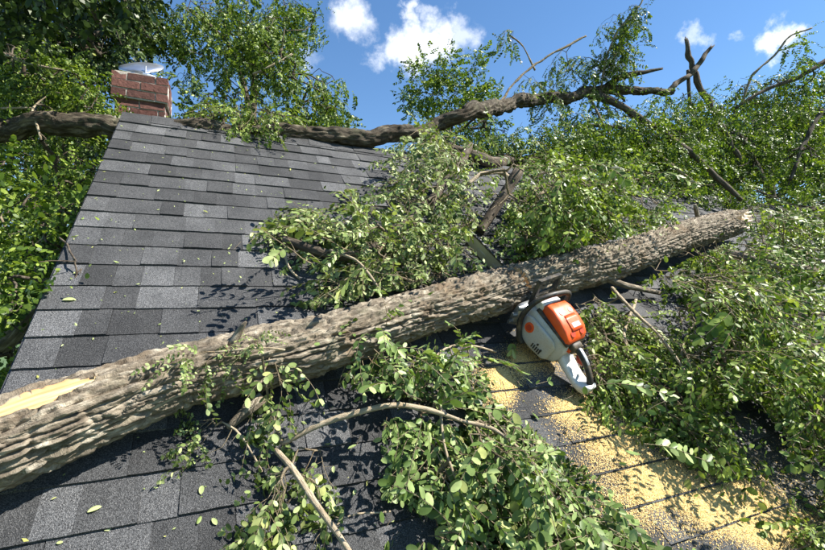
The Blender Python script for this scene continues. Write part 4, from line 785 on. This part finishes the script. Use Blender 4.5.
# ------------------------------------------------------------------ sawdust and litter
def build_dust():
    rng = np.random.default_rng(77); P = []
    for cx, cy, rx, ry, k in [(705, 500, 60, 26, 9000), (660, 478, 42, 26, 7000), (620, 440, 40, 22, 5000), (745, 515, 60, 26, 8000), (590, 420, 26, 18, 2600), (574, 410, 26, 14, 2200), (690, 450, 30, 18, 2500), (780, 535, 40, 20, 3500), (505, 382, 16, 16, 3000), (520, 362, 22, 18, 2500), (550, 350, 30, 25, 2500), (498, 402, 14, 10, 900), (640, 500, 70, 45, 2600), (580, 470, 60, 50, 900), (760, 490, 90, 50, 2500), (600, 395, 40, 25, 1800), (485, 380, 20, 20, 700)]:
        a = rng.normal(0, .5, (int(k * 3.9), 2)); d = W(np.stack([(cx + a[:, 0] * rx - PW / 2) / FPX, (cy + a[:, 1] * ry - PH / 2) / FPX, np.ones(len(a))], 1)); P.append(CAM + d * (-HC / (d @ NN))[:, None])
    P = np.concatenate(P); u, v, n = roofc(P)
    c = vnoise(np.stack([u * 14, v * 14, u * 0], 1), 5); k = rng.random(len(P)) < np.clip(.75 + .6 * c, .15, 1); P, u, v = P[k], u[k], v[k]
    fr = ((v - V0) / EXPO) % 1.; k = fr > .045; P, fr = P[k], fr[k]          # chips slide off the shingle butts
    n0 = .0115 * (1 - .62 * fr) + rng.random(len(P)) * .002; P = P + n0[:, None] * NN
    s = rng.gamma(3, .00024, len(P)) + .0004; s = np.where(rng.random(len(P)) < .07, s + .0008, s); a = rng.random(len(P)) * 6.283; nn = unit(NN + rng.normal(0, .13, (len(P), 3))); A = unit(np.cross(nn, VV * np.cos(a)[:, None] + UU * np.sin(a)[:, None])); B = np.cross(nn, A)
    V = np.stack([P - A * s[:, None] * 1.5, P - B * s[:, None] * .8, P + A * s[:, None] * 1.5 + nn * s[:, None] * .5, P + B * s[:, None] * .8], 1).reshape(-1, 3)
    F = np.arange(len(V)).reshape(-1, 4); o = obj('sawdust', V, F, M['dust'], None, 'stuff', attrs={'tone': np.repeat(rng.random(len(P)), 4)})
    tag(o, 'yellow sawdust spilled over the shingles below the saw', 'sawdust')
    # crumbs of leaf and bark scattered everywhere
    u = rng.uniform(RAKE, 4, 1500); v = rng.uniform(.1, RIDGE, 1500); fr = ((v - V0) / EXPO) % 1.; P = R(u, v, .0105 * (1 - .6 * fr) + .002)
    s = rng.gamma(2.2, .0016, 1500) + .001; s = np.minimum(s, .011); a = rng.random(1500) * 6.283; nn = unit(NN + rng.normal(0, .25, (1500, 3))); A = unit(np.cross(nn, np.cos(a)[:, None] * VV + np.sin(a)[:, None] * UU)); B = np.cross(nn, A)
    V = np.stack([P - A * s[:, None], P - B * s[:, None] * .4, P + A * s[:, None] + nn * s[:, None] * .3, P + B * s[:, None] * .5], 1).reshape(-1, 3)
    o = obj('leaf_litter', V, np.arange(len(V)).reshape(-1, 4), M['leaf_pale'], None, 'stuff', attrs={'tone': np.repeat(rng.uniform(.4, 1, 1500), 4)}); tag(o, 'crumbs of torn leaf and bark scattered over the shingles', 'litter')
    # single fallen leaves one can point at
    me = [mesh('fallen_leaf', LEAF_OBJ[0] * [1, w, z], LEAF_OBJ[1], M['leaf_pale'], attrs={'tone': np.full(20, tn)}, smooth=True) for w, z, tn in ((.7, 3.5, .82), (.95, 1.6, .7), (.55, 4., .95), (.85, -2.4, .5))]
    for px, py, s, an, k, lab in [(63, 303, .05, .1, 0, 'largest pale leaf on the shingles near the left roof edge'), (92, 250, .016, 1.2, 2, 'tiny pale leaf curled on a shingle in the upper left of the roof'), (103, 243, .016, 2.2, 0, 'small whitish leaf above the left roof edge bend'), (74, 276, .018, .9, 1, 'pale yellow leaf above the largest leaf by the roof edge'), (73, 282, .014, 2.4, 3, 'little forked leaf just above the largest leaf by the roof edge'), (203, 213, .03, -.4, 2, 'narrow yellowish leaf lying high on the open shingles'), (184, 265, .02, 1.4, 0, 'upright yellow leaf on the open shingles in mid roof'), (62, 349, .014, 1.2, 0, 'small white leaf beside the split end of the trunk'), (88, 515, .038, .35, 0, 'long pale leaf on the lower left shingles below the trunk'), (201, 497, .032, 1.5, 1, 'pale twin leaf on the shingles right of the long pale leaf'), (212, 520, .028, -1.0, 1, 'green oval leaf lying at the bottom near dark leaf shadows'), (197, 526, .026, 1.1, 3, 'curled green leaf left of the green oval leaf at the bottom'), (52, 502, .014, .5, 2, 'yellow leaf scrap at the edge of the trunk shadow'), (290, 172, .04, 1.3, 2, 'yellowish leaf scrap high on the roof below the ridge limb'), (281, 158, .02, -.5, 0, 'pale curled leaf next to the yellowish scrap under the ridge'), (352, 498, .03, .9, 0, 'yellow green leaf on the shingles left of the foreground branch'), (366, 488, .024, 1.2, 2, 'thin whitish leaf above the yellow green leaf in the foreground'), (411, 488, .034, -1.2, 1, 'bright oval leaf standing at the edge of the foreground branch'), (57, 545, .016, 0., 1, 'yellow leaf scrap at the very bottom left of the roof')]:
        p = on(px, py, .0); u, v, n = roofc(p); fr = ((v - V0) / EXPO) % 1.; p = p + NN * (.0115 * (1 - .62 * fr) + .004); D = UU * math.cos(an) + VV * math.sin(an); B = np.cross(NN, D)
        o = link('fallen_leaf', me[k]); Mx = np.column_stack([D, B, NN]) * s * .75; o.matrix_basis = Matrix([[*Mx[r], p[r]] for r in range(3)] + [[0, 0, 0, 1]]); tag(o, lab, 'leaf', 'single leaves lying on the shingles')
build_dust()
